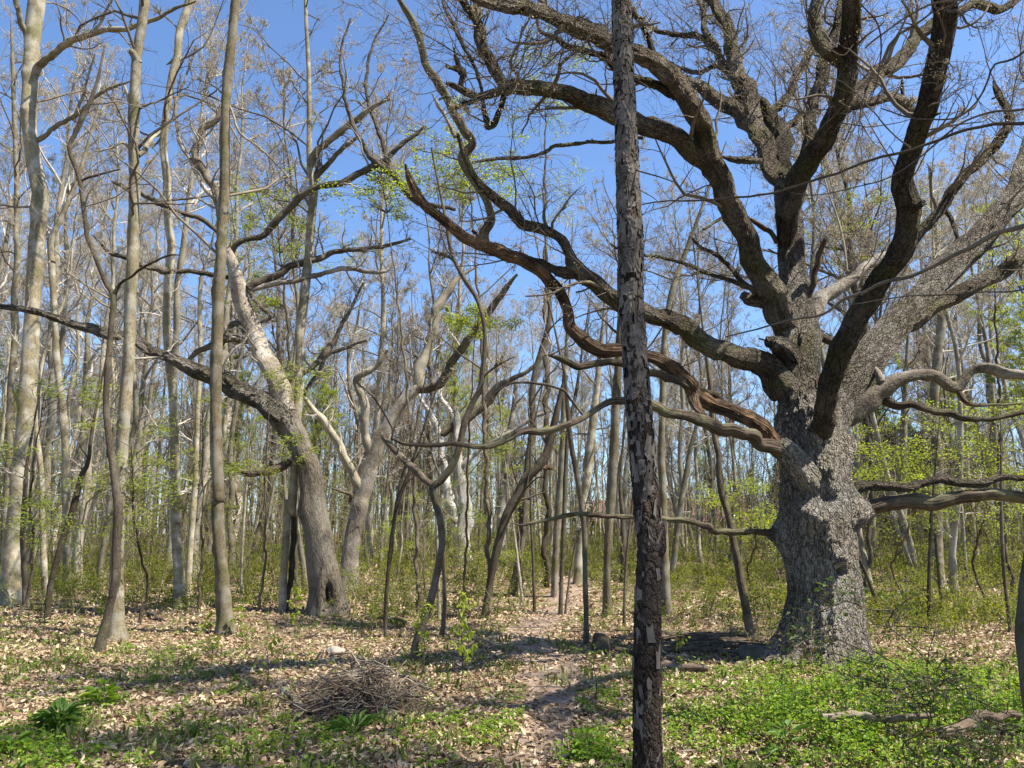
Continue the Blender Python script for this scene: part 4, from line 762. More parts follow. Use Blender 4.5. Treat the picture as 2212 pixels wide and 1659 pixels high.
# ------------------------------------------------------------------ leafing understory trees
def leafy_tree(label, base, crowns, r0=.03, nb=26, per=9, size=.05, mat=M_leafy, nm='leafing_sapling', bm=None, group=None, flat=.35, up=.0):
    bx, by = base[0], base[1]; bz = float(hgt(bx, by)); root = thing(nm, (bx, by, bz), label, 'sapling', group)
    nb = int(nb*.62)
    cs = [(at(u, v, Y), 1.25*rx*Y/F, 1.1*rz*Y/F) for (u, v, Y, rx, rz) in crowns]
    top = max(c[0][2] for c in cs); cc = np.mean([c[0] for c in cs], 0)
    P = np.array([[bx, by, bz-.1], [bx+.15*(cc[0]-bx), by, bz+(top-bz)*.25], [bx+.45*(cc[0]-bx), by+(cc[1]-by)*.5, bz+(top-bz)*.6], [cc[0], cc[1], top+.1]]); R = np.array([r0, r0*.85, r0*.6, r0*.2])
    mb = MB(); limb_mesh(mb, P, R, 8, .06, .12, wig=.5); mb.obj('trunk', bm or M_greyd, root)
    sP, sR = resample(*smooth(P, R, .1), 30); mb = MB(); lf = MB()
    for c, rx, rz in cs:
        K = nb; a = rng.random(K)*6.28; rr = .45+1.0*np.sqrt(rng.random(K)); ly = rng.uniform(-1, 1, 5)[rng.integers(0, 5, K)]; e = np.stack([c[0]+rx*rr*np.cos(a), c[1]+rx*.9*rr*np.sin(a), c[2]+rz*ly+rng.normal(0, .06, K)], 1)
        st = np.clip(np.searchsorted(sP[:, 2], e[:, 2]-.35*np.hypot(e[:, 0]-c[0], e[:, 1]-c[1])-.1), 3, 29); s0 = sP[st]
        tt = np.linspace(0, 1, 7)[None, :, None]; Q = s0[:, None]*(1-tt)+e[:, None]*tt; Q[..., 2] += (np.sin(tt*math.pi)[..., 0])*.12*np.linalg.norm(e-s0, axis=1)[:, None]; Q[:, 1:] += rng.normal(size=Q[:, 1:].shape)*.03
        RR = np.maximum(.003, (r0*.16)*np.linspace(1, .25, 7)[None]*np.ones((K, 1))); Q[:, 2:, :2] += rng.normal(size=Q[:, 2:, :2].shape)*.05; tubes(mb, Q, RR, 4)
        c2, r2 = grow(Q, RR, 7, .62, 1, 0, (25, 65), N=5, up=up, wig=.12, minr=.0025, labs=.26*rx+.1); 
        c2[:, :, 2] = c2[:, :1, 2]+(c2[:, :, 2]-c2[:, :1, 2])*flat; tubes(mb, c2, r2, 3)
        c3, r3 = grow(c2, r2, 3, .2, 1, .75, (30, 75), N=3, up=0, wig=.1, minr=.002); c3[:, :, 2] = c3[:, :1, 2]+(c3[:, :, 2]-c3[:, :1, 2])*flat; tubes(mb, c3, r3, 3)
        tp = np.concatenate([c3[:, 1:].reshape(-1, 3), c2[:, 3:].reshape(-1, 3)]); tp = tp[rng.random(len(tp)) < per/11.]; tp = tp+rng.normal(size=tp.shape)*.05
        n = len(tp); D = rng.normal(size=(n, 3)); D[:, 2] = D[:, 2]*.3-.25; NN = rng.normal(size=(n, 3))*.6+np.array([0, 0, 1.])
        leaves(lf, tp, D, NN, rng.uniform(.6, 1.2, n)*size, size*.55, shape=4)
    mb.obj('branches', bm or M_twig, root); lf.obj('foliage', mat, root, False); return root
g0 = lambda u, v: gp(u, v)
leafy_tree('young leafing tree with fresh green leaves high against the sky, left of the flaky trunk', gp(1060, 1330), [(1010, 320, 16, 80, 55), (960, 380, 16, 60, 35), (1050, 390, 16, 50, 30)], r0=.05, nb=34, size=.07)
leafy_tree('leafing sapling spreading green sprays left of the dead limb tip', gp(905, 1330), [(800, 440, 15, 70, 30), (855, 410, 15, 35, 30)], r0=.045, nb=26, size=.065)
leafy_tree('leafing tree with wide green sprays round the broken top of the leaning oak', gp(640, 1300), [(590, 420, 17, 80, 45), (560, 510, 16.5, 75, 40), (640, 560, 17, 110, 40), (540, 640, 16.5, 40, 30)], r0=.05, nb=34, size=.06)
leafy_tree('leafing sapling with yellow green leaves against the dark rough stem', gp(300, 1350), [(270, 980, 12, 60, 70), (230, 1090, 12, 70, 60), (330, 1050, 12, 60, 60)], size=.05, nb=22)
leafy_tree('leafing sapling with layered sprays at the left edge', gp(40, 1340), [(40, 1010, 13, 60, 40), (90, 1130, 13, 70, 50), (20, 1090, 13, 50, 40), (150, 860, 13, 60, 30)], size=.05, nb=22)
leafy_tree('leafing sapling between the bending trunk and the speckled trunk', gp(430, 1320), [(420, 890, 15, 60, 60), (440, 1060, 15, 60, 60)], size=.05, nb=22)
leafy_tree('leafing sapling whose sprays hang beside the leaning oak', gp(560, 1320), [(570, 960, 14.5, 70, 35), (640, 830, 14.5, 45, 25), (520, 1010, 14, 45, 30)], size=.05, nb=20)
leafy_tree('small leafing sapling at the fork of the crooked tree', gp(1000, 1330), [(1045, 725, 13, 40, 45), (1010, 700, 13, 30, 20)], size=.06, nb=18)
leafy_tree('leafing sapling with layered leaves among the poles left of the flaky trunk', gp(1130, 1290), [(1090, 1070, 19, 60, 60), (1130, 960, 19, 60, 30), (1060, 1180, 19, 50, 30)], size=.06, nb=22)
leafy_tree('leafing sapling with yellow green sprays filling the gap right of the old oak', gp(1960, 1300), [(1960, 950, 14, 110, 45), (2080, 990, 14, 100, 45), (1900, 1010, 14, 60, 40)], size=.055, nb=40)
leafy_tree('leafing sapling at the right edge behind the low limbs', gp(2140, 1310), [(2140, 1130, 14, 80, 60), (2050, 1100, 14.5, 80, 60), (2190, 900, 14, 50, 40)], size=.05, nb=26)
leafy_tree('bright leafing sapling close on the left of the old oak trunk', gp(1640, 1290), [(1600, 1120, 14, 50, 50), (1660, 1170, 14, 40, 40), (1570, 1060, 14, 45, 35)], size=.055, nb=24)
leafy_tree('pale leafing tree against the sky at the far right', gp(2190, 1290), [(2150, 560, 18, 70, 60), (2100, 640, 18, 60, 40), (2200, 480, 18, 50, 50)], r0=.05, size=.06, nb=26)
leafy_tree('feathery green tree behind the upper limbs of the old oak', gp(1870, 1280), [(1870, 480, 24, 110, 50), (1820, 560, 24, 90, 40), (1930, 430, 24, 70, 40)], r0=.06, size=.06, nb=34)
leafy_tree('feathery yellow tree high behind the arching limb', gp(1180, 1270), [(1200, 150, 26, 70, 60), (1180, 230, 26, 70, 50), (1160, 420, 26, 90, 60)], r0=.08, size=.07, nb=40)
leafy_tree('leafing sapling in the hollow behind the white barked tree', gp(920, 1290), [(900, 1130, 20, 60, 50), (960, 1080, 20, 50, 40), (860, 1190, 20, 50, 30)], size=.055, nb=20)
# dark leaved shrub in the right foreground
for lab, (u, v), cr in [('shrub with dull dark oval leaves, right foreground below the old oak', (1990, 1700), [(1940, 1470, 3.9, 130, 120), (2080, 1530, 3.8, 130, 110)]), ('shrub with reddish and green oval leaves at the lower right corner', (2160, 1720), [(2170, 1590, 3.5, 110, 100), (2060, 1640, 3.6, 80, 60)])]:
    leafy_tree(lab, gp(u, v), cr, r0=.006, nb=9, size=.038, mat=M_darkleaf, nm='shrub', flat=.9, up=.1, per=9, bm=M_greyd)

# ------------------------------------------------------------------ undergrowth, far wood, ground litter
def wedge(n, y0, y1, p=1.0, amax=.78):
    u = rng.random(n); y = (y0**(1-p)+u*(y1**(1-p)-y0**(1-p)))**(1/(1-p)) if p != 1 else y0*(y1/y0)**u
    return rng.uniform(-amax, amax, n)*y, y
# far wood as one mass
mb = MB(); K = 1100; a = rng.uniform(-.95, .95, K); y = rng.uniform(50, 125, K); x = a*y; H = rng.uniform(10, 19, K)*np.where((a > .08) & (a < .34), .5, np.where(a > 0, .75, 1.))
z0 = 0*x
tt = np.linspace(0, 1, 8)[None]; P = np.stack([x[:, None]+rng.normal(0, .15, (K, 8)), y[:, None]+0*tt, z0[:, None]+H[:, None]*tt], -1); R = np.maximum(.02, rng.uniform(.05, .17, K)[:, None]*(1-tt*.9))
tubes(mb, P, R, 5); c1, r1 = grow(P, R, 9, .25, 1, .3, (20, 50), N=5, up=.12, wig=.15, minr=.02, maxr=.06); tubes(mb, c1, r1, 3)
c2, r2 = grow(c1, r1, 5, .1, 1, .5, (20, 60), N=4, up=.08, wig=.15, minr=.013); tubes(mb, c2, r2, 3)
c3, r3 = grow(c2, r2, 3, .1, 1, .5, (20, 60), N=3, up=.05, wig=.15, minr=.010); tubes(mb, c3, r3, 3)
fw = mb.obj('far_wood', M_far); tag(fw, 'grey mass of bare trees closing off the wood in the far distance', 'wood', kind='stuff')
# undergrowth: thin stems with small leaves
def undergrowth(n, y0, y1, hmin, hmax, dens, name, mat, label, leaf=.03, per=26, p=1.):
    x, y = wedge(n, y0, y1, p); keep = (rng.random(n) < dens(x, y)) & (path_d(x, y) > 1.15); x, y = x[keep], y[keep]; K = len(x); z = hgt(x, y)
    H = rng.uniform(hmin, hmax, K)*(.55+.75*nz2(x, y, .5, 1.))
    tt = np.linspace(0, 1, 5)[None]; dx, dy = rng.normal(0, .3, K), rng.normal(0, .3, K)
    P = np.stack([x[:, None]+dx[:, None]*H[:, None]*tt**1.4, y[:, None]+dy[:, None]*H[:, None]*tt**1.4, z[:, None]+H[:, None]*tt-.02], -1); R = np.maximum(.003, .007*(1-tt*.7))*(1+y[:, None]/45)
    st = MB(); tubes(st, P, R, 3); c, r = grow(P, R, 4, .3, 1, .4, (30, 70), N=4, up=.03, wig=.2, minr=.0028); tubes(st, c, r*1.0, 3)
    lf = MB(); base = np.concatenate([P[:, 1:].reshape(-1, 3), c[:, 1:].reshape(-1, 3)]); idx = rng.integers(0, len(base), int(K*per)); q = base[idx]+rng.normal(size=(len(idx), 3))*.05
    q[:, 2] = np.maximum(q[:, 2], hgt(q[:, 0], q[:, 1])+.02); n_ = len(q); sc = leaf*(.7+.6*rng.random(n_))*(1+q[:, 1]/40)
    leaves(lf, q, rng.normal(size=(n_, 3)), rng.normal(size=(n_, 3))*.6+np.array([0, 0, 1.]), sc, sc*.6, shape=4)
    o = lf.obj(name, mat, None, False); tag(o, label, 'undergrowth', kind='stuff'); s_ = st.obj('undergrowth_stems', M_twig); tag(s_, 'thin brown stems of the '+label, 'undergrowth stems', kind='stuff')
def d_tall(x, y):
    a = x/y; return (.55+.45*nz2(x, y, .35, 2.))*np.where((a > .09) & (a < .33), .35, 1.)*np.where((a > -.2) & (a < .1) & (y < 27), .15, 1.)
def d_mid(x, y):
    a = x/y; d = .25+.75*np.clip(nz2(x, y, .45)*1.6-.35, 0, 1)
    left = np.clip((y-np.where(a < -.18, 14.6, 12.5))/2.5, 0, 1); near_right = np.clip((a-.16)*8, 0, 1)*np.clip((y-11.2)/2, 0, 1)*.5; left = np.where(a > .15, left*np.clip((y-11.5)/2, 0, 1), left)
    bare = np.exp(-((a-.09)/.07)**2-((y-17)/6)**2)*.85+np.exp(-((a+.06)/.06)**2-((y-19)/3)**2)*.5
    return np.clip(d*np.maximum(left, near_right)*(1-bare), 0, 1)
undergrowth(7000, 9, 34, .2, .75, d_mid, 'undergrowth', M_leafu, 'yellow green leafy undergrowth spreading between the trunks', leaf=.038, per=42, p=.6)
undergrowth(3000, 20, 75, .5, 1.7, lambda x, y: .4+.6*nz2(x, y, .3, 2.), 'thicket', M_leafu, 'tall leafy thicket deep among the far trunks', leaf=.045, per=30, p=.4)

undergrowth(3000, 21, 80, 2.2, 7.0, d_tall, 'tall_thicket', M_leafu, 'tall thin leafing brushwood filling the spaces between far trunks', leaf=.05, per=26, p=.3)
# litter
def litter(n, y0, y1, p, size, name, label):
    x, y = wedge(n, y0, y1, p, .80); pdist = path_d(x, y); keep = rng.random(n) < np.where(pdist < .7, .5, np.where(pdist < 1.1, .75, 1.))*(.45+.55*nz2(x, y, 1.9, 4.)); x, y = x[keep], y[keep]
    K = len(x); z = hgt(x, y)+rng.uniform(.004, .03, K); P = np.stack([x, y, z], 1); D = rng.normal(size=(K, 3)); D[:, 2] *= .35; NN = rng.normal(size=(K, 3))*.5+np.array([0, 0, 1.])
    s = size*rng.uniform(.5, 1.3, K)*(1+y/60); mb = MB(); leaves(mb, P, D, NN, s, s*rng.uniform(.35, .7, K), fold=rng.uniform(-.35, .5, K)); o = mb.obj(name, M_litter, None, False); tag(o, label, 'leaf litter', kind='stuff')
litter(190000, 2.8, 16, 1., .056, 'leaf_litter', 'dry tan and brown fallen leaves covering the near forest floor')
litter(70000, 15, 45, .6, .08, 'far_leaf_litter', 'dry tan fallen leaves under the farther trees')

# green ground cover, dense at right foreground, patchy elsewhere
def blob(u, v, r, a): p = gp(u, v); return (p[0], p[1], r, a)
blobs = [blob(*b) for b in [(1800, 1560, 1.5, 1.2), (1600, 1560, 1.0, .9), (2050, 1560, 1.3, 1.1), (1950, 1480, 1.4, 1.2), (1700, 1470, .9, .9), (1520, 1500, .8, .7), (1500, 1640, .8, .6), (1780, 1415, .8, 1.), (1900, 1650, 1., .8), (2120, 1490, 1.5, .8),
         (1180, 1640, .5, .5), (1300, 1640, .6, .7), (1050, 1600, .7, .5), (900, 1620, .5, .55), (1290, 1540, .6, .45), (1100, 1560, .35, .5), (1330, 1490, .7, .35),
         (60, 1640, .5, .7), (130, 1590, .35, .6), (210, 1530, .4, .5), (180, 1440, .7, .45), (60, 1420, .7, .4), (400, 1470, .6, .25), (520, 1640, .35, .35), (420, 1580, .35, .3), (700, 1640, .4, .3), (320, 1640, .35, .3), (300, 1480, .5, .45), (620, 1590, .5, .35), (820, 1600, .4, .5), (420, 1400, .7, .4), (1450, 1300, 2., .4), (1950, 1290, 2.2, .5), (350, 1430, .6, .5), (770, 1330, 1.2, .4), (1260, 1600, .5, .5)]]
def cover(n):
    x, y = wedge(n, 2.9, 24, 1., .80); g_ = np.zeros(n)
    for bx, by, r, a in blobs: g_ = np.maximum(g_, a*np.exp(-((x-bx)**2+(y-by)**2)/(r*r)))
    g_ = (g_+.13)*(.15+1.3*np.clip(nz2(x, y, 3.1)*.6+nz2(x, y, 8.3, 1.)*.6-.25, 0, 1)); keep = (rng.random(n) < g_) & (path_d(x, y) > .95); x, y = x[keep], y[keep]; g_ = g_[keep]
    K = len(x); H = rng.uniform(.04, .17, K)*(.5+1.5*np.clip(g_, 0, 1)**2); z = hgt(x, y)
    tt = np.linspace(0, 1, 3)[None]; P = np.stack([x[:, None]+rng.normal(0, .02, (K, 1))*tt, y[:, None]+rng.normal(0, .02, (K, 1))*tt, z[:, None]+H[:, None]*tt], -1)
    st = MB(); tubes(st, P, np.full((K, 3), .0018), 3); lf = MB()
    per = 7; top = np.repeat(P[:, -1], per, 0); k = rng.random((K*per)); a = rng.random(K*per)*6.28; D = np.stack([np.cos(a), np.sin(a), rng.normal(0, .25, K*per)], 1)
    q = top+D*rng.uniform(.0, .045, K*per)[:, None]; q[:, 2] -= k*np.repeat(H, per)*.6; s = rng.uniform(.018, .042, K*per)*(1+.02*q[:, 1])
    leaves(lf, q, D, rng.normal(size=(K*per, 3))*.35+np.array([0, 0, 1.]), s, s*.62)
    o = lf.obj('ground_cover', M_cover, None, False); tag(o, 'fresh bright green low leafy plants carpeting the forest floor, thickest at lower right', 'ground cover', kind='stuff')
    o = st.obj('ground_cover_stems', M_weed); tag(o, 'short green stems under the bright leafy ground cover', 'ground cover', kind='stuff')
cover(52000)
# grass tufts
x, y = wedge(900, 3, 14, 1., .78); k = nz2(x, y, 1.1, 3.) > .45; x, y = x[k], y[k]; n = 11; X = np.repeat(x, n)+rng.normal(0, .05, len(x)*n); Y = np.repeat(y, n)+rng.normal(0, .05, len(x)*n)
K = len(X); P = np.stack([X, Y, hgt(X, Y)], 1); D = rng.normal(size=(K, 3))*.35+np.array([0, 0, 1.]); mb = MB(); leaves(mb, P, D, rng.normal(size=(K, 3)), rng.uniform(.05, .16, K), .003, fold=.4)
tag(mb.obj('grass', M_grass, None, False), 'thin grass blades in small tufts among the dry leaves', 'grass', kind='stuff')

# ------------------------------------------------------------------ single plants
def weed(label, u, v, n, L, W, mat=M_weed, rise=.8, nm='broadleaf_weed', H=0.):
    p = gp(u, v); root = thing(nm, p, label, 'plant'); a = np.linspace(0, 6.28, n, endpoint=False)*2.4+rng.random(n); el = rng.uniform(.25, 1., n)*rise
    st = MB(); k = np.arange(n)/n; b = np.stack([p[0]+.02*np.cos(a), p[1]+.02*np.sin(a), p[2]+H*k+.01], 1); D = np.stack([np.cos(a), np.sin(a), el], 1); D /= np.linalg.norm(D, axis=1, keepdims=True)
    e = b+D*(L*.35); tt = np.linspace(0, 1, 3)[None, :, None]; tubes(st, b[:, None]*(1-tt)+e[:, None]*tt, np.full((n, 3), .0025), 3)
    if H: tubes(st, np.array([[[p[0], p[1], p[2]-.02], [p[0]+.01, p[1], p[2]+H*.5], [p[0], p[1]+.01, p[2]+H]]]), np.array([[.004, .0035, .002]]), 5)
    st.obj('stem', M_weed, root); lf = MB(); D2 = D.copy(); D2[:, 2] -= .35; leaves(lf, e, D2, np.tile([0, 0, 1.], (n, 1)), rng.uniform(.7, 1.2, n)*L*.75, W*rng.uniform(.8, 1.2, n), fold=.3); lf.obj('foliage', mat, root, False)
weed('large dark green leafy weed clump in the left foreground shade', 120, 1590, 70, .17, .055, rise=1.6, H=.12)
weed('upright narrow leaved weed clump in front of the brush pile', 765, 1590, 30, .2, .032, rise=2.2)
weed('spreading green weed left of centre in the left foreground', 215, 1530, 40, .15, .04, mat=M_cover, rise=1.2, H=.16)
weed('dark leafy weed right of the shaded weed clump', 400, 1590, 30, .10, .04, rise=.8)
weed('flat leafy weed at the bottom between grass tufts', 450, 1600, 26, .09, .035, mat=M_cover, rise=.6)
weed('leafy weed at the lower left corner', 20, 1640, 44, .12, .045, mat=M_cover, rise=1., H=.1)
weed('small leafy weed below the lone log end left of the pile', 520, 1500, 22, .09, .03, rise=1., H=.1)
weed('upright weed at the bottom right of the path', 1270, 1650, 36, .11, .04, mat=M_cover, rise=.9, H=.18)
weed('tall dark stemmed weed behind the lower right log', 1700, 1640, 20, .15, .05, rise=1.2, H=.2)
def sapl(label, u, v, h, n, size=.06):
    p = gp(u, v); root = thing('leafy_seedling', p, label, 'seedling'); P = np.array([[p[0], p[1], p[2]-.03], [p[0]+.02, p[1], p[2]+h*.4], [p[0]-.01, p[1]+.02, p[2]+h*.75], [p[0]+.03, p[1], p[2]+h]]); R = np.array([.006, .005, .004, .002])
    mb = MB(); limb_mesh(mb, P, R, 6, .05, .05, wig=1.); mb.obj('stem', M_greyd, root)
    a, b = resample(*smooth(P, R, .05), 10); c, r = grow(a[None], b[None], n, .3, 1, 0, (40, 80), N=4, up=.05, wig=.1, minr=.0015, labs=.16); m = MB(); tubes(m, c, r, 3); m.obj('twigs', M_twig, root)
    q = np.concatenate([c[:, -1], c[:, -1], c[:, 2]]); K = len(q); D = rng.normal(size=(K, 3))*.6; D[:, 2] -= .6; lf = MB(); leaves(lf, q, D, rng.normal(size=(K, 3))+np.array([0, 0, .6]), rng.uniform(.7, 1.2, K)*size, size*.6, fold=.2); lf.obj('foliage', M_leafy, root, False)
sapl('tall seedling with drooping yellow green leaves left of the path', 995, 1495, 1.0, 26, .075)
sapl('short seedling beside the crooked tree foot', 912, 1465, .75, 12, .07)
sapl('seedling with bright leaves at the speckled trunk foot', 510, 1375, .5, 12, .06)
sapl('leafy seedling right of the speckled trunk, under the pale smooth stem', 635, 1380, .75, 12, .08)
sapl('small seedling in the open leaf litter left of the brush pile', 455, 1440, .35, 14, .06)
sapl('seedling with dangling leaves behind the brush pile left end', 575, 1480, .45, 14, .06)
sapl('two leaf seedling just left of the speckled trunk foot', 452, 1370, .22, 4, .09)
sapl('pale seedling in the bare litter right of the speckled trunk', 528, 1430, .4, 9, .05)
sapl('seedling rising above the ground cover right of the path', 1285, 1520, .5, 10, .05)
sapl('thin seedling at the edge of the ground cover near the flaky trunk', 1470, 1460, .45, 8, .05)

# ------------------------------------------------------------------ brush pile, logs, stump, rock
M_stick = bark('stick_bark', (.11, .082, .058), (.035, .026, .018), patch=(.21, .18, .135), sc=40, stretch=.15, bump=.8, dist=.01, pscale=5)
pc = gp(790, 1530); mb = MB(); K = 520
a = rng.random(K)*6.28; r = rng.random(K)**.75; cx = pc[0]+.58*r*np.cos(a); cy = pc[1]+.42*r*np.sin(a); hz = .42*(1-r**1.2)*rng.random(K)+.02
ang = rng.normal(0, 1.0, K); L = rng.uniform(.15, .8, K); tt = np.linspace(-.5, .5, 6)[None]; sl = rng.normal(0, .38, K)
P = np.stack([cx[:, None]+np.cos(ang)[:, None]*L[:, None]*tt, cy[:, None]+np.sin(ang)[:, None]*L[:, None]*tt, hgt(cx, cy)[:, None]+hz[:, None]+sl[:, None]*L[:, None]*tt-.18*(tt**2)*L[:, None]], -1)
P[:, 1:-1] += rng.normal(0, .022, P[:, 1:-1].shape); P[..., 2] = np.maximum(P[..., 2], hgt(P[..., 0], P[..., 1])+.008)
tubes(mb, P, (.0022+.011*rng.random(K)**3)[:, None]*np.linspace(1, .5, 6)[None], 5); tag(mb.obj('brush_pile', M_stick), 'tangled low pile of thin cut brown sticks in the left foreground', 'brush pile', kind='stuff')
def log(name, label, px, r, mat=M_stick, lift=.02, S=12, cat='branch', group=None, dzs=None):
    P = [gp(u, v) for u, v in px]; P = [p+np.array([0, 0, (lift+r*.7) if dzs is None else dzs[i]]) for i, p in enumerate(P)]
    R = np.linspace(r, r*.6, len(P)); m = MB(); V_, P_ = limb_mesh(m, np.array(P), R, S, .12, max(.03, r*.8), wig=.5)
    m.add(np.vstack([V_[0], P_[0][None]]), np.stack([(np.arange(S)+1) % S, np.arange(S), np.full(S, S)], 1)); return tag(m.obj(name, mat), label, cat, group)
log('fallen_branch', 'pale forked stick lying at the left end of the brush pile', [(640, 1560), (700, 1530), (760, 1515)], .022)
log('fallen_branch', 'thick grey stick poking out below the brush pile', [(640, 1565), (665, 1545), (720, 1540), (790, 1525)], .025, dzs=[.02, .06, .1, .14])
log('fallen_branch', 'curved stick across the right of the brush pile', [(800, 1520), (860, 1480), (925, 1510), (960, 1520)], .015, dzs=[.2, .12, .08, .02])
log('fallen_branch', 'dark stub standing up from the brush pile, left one', [(765, 1510), (755, 1475)], .022, dzs=[.12, .26])
log('fallen_branch', 'dark stub standing up from the brush pile, right one', [(775, 1510), (772, 1470)], .02, dzs=[.14, .28])
log('fallen_branch', 'long stick lying over the top of the brush pile', [(660, 1520), (760, 1490), (900, 1500)], .012, dzs=[.05, .3, .1])
log('fallen_branch', 'short pale log end lying left of the brush pile', [(612, 1500), (632, 1520), (650, 1545)], .035, mat=M_pale)
fb = [('long thin fallen branch left of the old oak, rearmost of the heap', [(1440, 1375), (1530, 1372), (1640, 1378)], .03), ('fallen branch across the heap left of the old oak, in the middle', [(1450, 1392), (1560, 1388), (1670, 1395)], .028), ('pale forked fallen branch left of the old oak foot', [(1480, 1402), (1560, 1395), (1610, 1380)], .022),
      ('dark fallen branch close in front of the stick heap', [(1430, 1410), (1520, 1412), (1600, 1418)], .03), ('bleached fallen branch below the stick heap', [(1460, 1436), (1500, 1434), (1560, 1440)], .025), ('grey log lying right of the flaky trunk', [(1432, 1448), (1480, 1454), (1530, 1462)], .06), ('bleached stick leaning in the ground cover', [(1585, 1450), (1620, 1435)], .03),
      ('curved bleached stick in the ground cover by the flaky trunk', [(1545, 1490), (1570, 1478), (1590, 1478)], .018), ('thin pale stick in the bright ground cover', [(1700, 1535), (1740, 1525), (1790, 1520)], .01), ('dark short branch right of the old oak foot', [(1900, 1450), (1940, 1435)], .02),
      ('grey weathered log lying in the lower right ground cover', [(1780, 1610), (1870, 1600), (1960, 1615), (2020, 1610)], .035), ('pale fallen limb crossing the lower right corner', [(2040, 1650), (2120, 1625), (2200, 1600)], .045), ('dark fallen branch behind the stump by the path', [(1330, 1412), (1380, 1420), (1440, 1428)], .04),
      ('thin dark branch on the litter left of the pile', [(410, 1350), (440, 1352), (480, 1346)], .03), ('dark fallen branch in the undergrowth near the leaning oak', [(300, 1327), (330, 1335), (350, 1345)], .04), ('thin stick on the litter at the bottom left', [(90, 1632), (160, 1628), (240, 1634)], .008), ('dark branch in the undergrowth right of the leaning oak', [(790, 1340), (830, 1342), (880, 1352)], .05)]
for lab, px, r in fb: log('log' if r >= .035 else 'fallen_branch', lab, px, r, mat=M_stick if 'dark' not in lab else M_greyd, cat='log' if r >= .035 else 'branch', lift=.17 if 'lower right' in lab else .02)
# heap of small sticks left of the oak
pc = gp(1560, 1400); mb = MB(); K = 150; cx = pc[0]+rng.normal(0, .7, K); cy = pc[1]+rng.normal(0, .5, K); ang = rng.normal(0, .5, K); L = rng.uniform(.3, 1.5, K)
P = np.stack([cx[:, None]+np.cos(ang)[:, None]*L[:, None]*tt, cy[:, None]+np.sin(ang)[:, None]*L[:, None]*tt, 0*tt+0*cx[:, None]], -1); P[:, 1:-1, :2] += rng.normal(0, .03, P[:, 1:-1, :2].shape); P[..., 2] = hgt(P[..., 0], P[..., 1])+.02+rng.random((K, 1))*.1
tubes(mb, P, rng.uniform(.004, .014, K)[:, None]*np.linspace(1, .5, 6)[None], 5); tag(mb.obj('stick_heap', M_stick), 'low scatter of fallen sticks in the shade left of the old oak', 'brush pile', kind='stuff')
# loose sticks on the floor
mb = MB(); K = 900; cx, cy = wedge(K, 3, 18, 1., .75); ang = rng.random(K)*6.28; L = rng.uniform(.15, .7, K)
P = np.stack([cx[:, None]+np.cos(ang)[:, None]*L[:, None]*tt, cy[:, None]+np.sin(ang)[:, None]*L[:, None]*tt, 0*tt+0*cx[:, None]], -1); P[:, 1:-1, :2] += rng.normal(0, .012, P[:, 1:-1, :2].shape); P[..., 2] = hgt(P[..., 0], P[..., 1])+.03
tubes(mb, P, rng.uniform(.002, .007, K)[:, None]*np.linspace(1, .5, 6)[None], 4); tag(mb.obj('twig_litter', M_stick), 'thin dry twigs scattered over the leaf litter', 'twigs', kind='stuff')
# stump by the path
p = gp(1298, 1412); P = np.array([p+[0, 0, -.06], p+[0, 0, .08], p+[0, 0, .2], p+[.01, 0, .24]]); mb = MB(); limb_mesh(mb, P, np.array([.15, .13, .12, .10]), 24, .12, .03); root = thing('stump', p, 'low dark rounded stump beside the dark crooked stem right of the path', 'stump'); mb.obj('trunk', M_greyd, root)
mb = MB(); limb_mesh(mb, np.array([p+[0.01, 0, .245], p+[.01, 0, .256]]), np.array([.08, .07]), 20, .08, .01); mb.obj('cut_face', M_stick, root)
# round mossy stump half hidden left of oak
def rock(name, label, u, v, s, mat, cat):
    p = gp(u, v); n = 20; th = np.linspace(0, math.pi, n); ph = np.linspace(0, 2*math.pi, 2*n, endpoint=False); T_, P_ = np.meshgrid(th, ph, indexing='ij')
    d = np.stack([np.sin(T_)*np.cos(P_), np.sin(T_)*np.sin(P_), np.cos(T_)], -1); rr = 1+.13*np.sin(3*d[..., 0]+2*d[..., 1]+u)+.1*np.sin(5*d[..., 1]-3*d[..., 2])+.06*np.sin(9*d[..., 0]+4*d[..., 2])+.03*np.sin(17*d[..., 1]+11*d[..., 2])
    V = p+d*rr[..., None]*np.array(s); mb = MB(); S_ = 2*n; mb.add(V, ring_faces(1, n, S_)[:, ::-1]); return tag(mb.obj(name, mat), label, cat)
rock('rock', 'pale flat rock on the litter behind the brush pile', 725, 1412, (.15, .12, .09), soil_mat('pale_stone', (.22, .2, .16), (.36, .33, .27)), 'rock')
rock('mossy_boulder', 'dark mossy boulder in the shade in front of the old oak, left side', 1622, 1425, (.24, .2, .17), soil_mat('dark_stone', (.03, .03, .022), (.09, .08, .055)), 'rock')

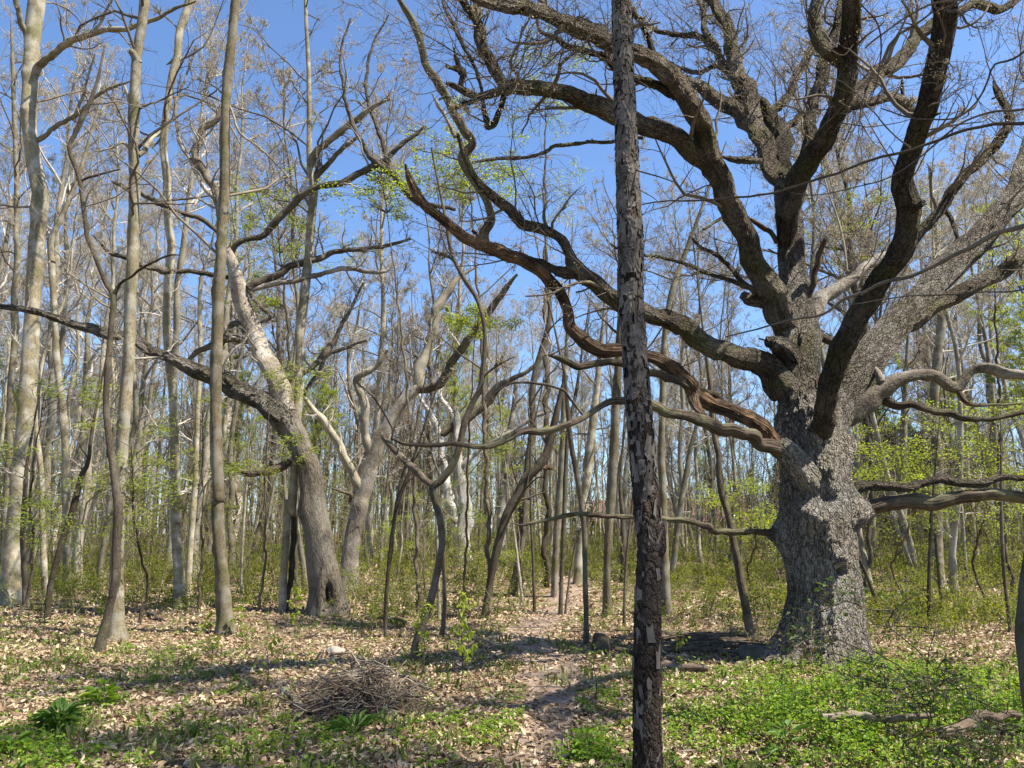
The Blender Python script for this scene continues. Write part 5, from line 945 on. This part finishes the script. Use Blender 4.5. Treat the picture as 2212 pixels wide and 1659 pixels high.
# ------------------------------------------------------------------ house and conifers glimpsed far behind
def boxm(mb, x0, x1, y0, y1, z0, z1):
    V = np.array([[x, y, z] for z in (z0, z1) for y in (y0, y1) for x in (x0, x1)]); mb.add(V, np.array([[0, 2, 3, 1], [4, 5, 7, 6], [0, 1, 5, 4], [2, 6, 7, 3], [0, 4, 6, 2], [1, 3, 7, 5]]))
hx, hy = 16.5, 86.; root = thing('house', (hx, hy, .3), 'house with a wide reddish brown roof glimpsed through the trunks behind the flaky trunk', 'house')
mb = MB(); boxm(mb, hx-7, hx+9, hy-4, hy+4, .2, 3.0); mb.obj('wall', soil_mat('house_wall', (.34, .24, .2), (.4, .28, .23)), root, False)
mb = MB(); V = np.array([[hx-8, hy-5, 2.8], [hx+10, hy-5, 2.8], [hx+10, hy+5, 2.8], [hx-8, hy+5, 2.8], [hx-7.4, hy, 5.2], [hx+9.4, hy, 5.2]]); mb.add(V, np.array([[0, 1, 5, 4], [2, 3, 4, 5], [3, 2, 1, 0]])); mb.add(V, np.array([[0, 4, 3], [1, 2, 5]])); mb.obj('roof', soil_mat('house_roof', (.12, .06, .05), (.17, .085, .07)), root, False)
M_glass = soil_mat('dark_glass', (.02, .025, .03), (.04, .05, .06)); M_white = soil_mat('white_trim', (.6, .6, .58), (.7, .7, .68))
for wx in (-5, -1.5, 3, 6.5):
    mb = MB(); boxm(mb, hx+wx-.6, hx+wx+.6, hy-4.05, hy-4.0, 1.1, 2.3); fr_ = mb.obj('window', M_white, root, False); mb = MB(); boxm(mb, hx+wx-.48, hx+wx+.48, hy-4.08, hy-4.053, 1.2, 2.2); q_ = mb.obj('pane', M_glass); q_.parent = fr_
def conifer(label, x, y, H, group):
    root = thing('conifer', (x, y, 0), label, 'tree', group); mb = MB(); limb_mesh(mb, np.array([[x, y, -.2], [x+.05, y, H*.5], [x, y, H]]), np.array([.25, .16, .03]), 8, .04, .5); mb.obj('trunk', M_greyd, root)
    P = np.stack([np.full(20, x), np.full(20, y), np.linspace(.8, H, 20)], 1)[None]; K = 130; zz = rng.random(K)**.8*(H-1.)+.9; a = rng.random(K)*6.28; L = (H-zz)*.30+.4; tt6 = np.linspace(0, 1, 6)[None]
    Q = np.stack([x+np.cos(a)[:, None]*L[:, None]*tt6, y+np.sin(a)[:, None]*L[:, None]*tt6, zz[:, None]-.25*L[:, None]*tt6+.1*L[:, None]*tt6**2], -1); lf = MB(); mb = MB(); tubes(mb, Q, .03*np.linspace(1, .3, 6)[None]*np.ones((K, 1)), 3)
    mb.obj('branches', M_greyd, root); b = Q[:, 1:].reshape(-1, 3); q = np.repeat(b, 14, 0)+rng.normal(size=(len(b)*14, 3))*np.array([.22, .22, .12]); n_ = len(q); leaves(lf, q, rng.normal(size=(n_, 3))+np.array([0, 0, -.4]), rng.normal(size=(n_, 3)), rng.uniform(.15, .4, n_), .09, shape=4); lf.obj('foliage', M_conif, root, False)
for i, (u, Y_, H_) in enumerate([(1880, 62, 9), (1935, 66, 11), (2010, 64, 10), (2080, 60, 9), (1975, 72, 12), (2150, 68, 10), (1700, 70, 8), (1830, 70, 8)]):
    x_ = (u-1106)/F*Y_*cp; conifer('dark evergreen tree far behind the bare trunks right of the old oak' if i < 6 else 'dark evergreen tree far behind the bare trunks left of the old oak', x_, Y_, H_, 'dark evergreens right of the old oak' if i < 6 else 'dark evergreens left of the old oak')
for p_ in range(len(protos)):
    if p_ not in used: place(p_, 30+p_*3, -30, 0, 1, 'bare tree standing outside the picture to the right', 'bare trees outside the picture')
print('faces', sum(len(o.data.polygons) for o in bpy.data.objects if o.type == 'MESH'), 'objects', len(bpy.data.objects))
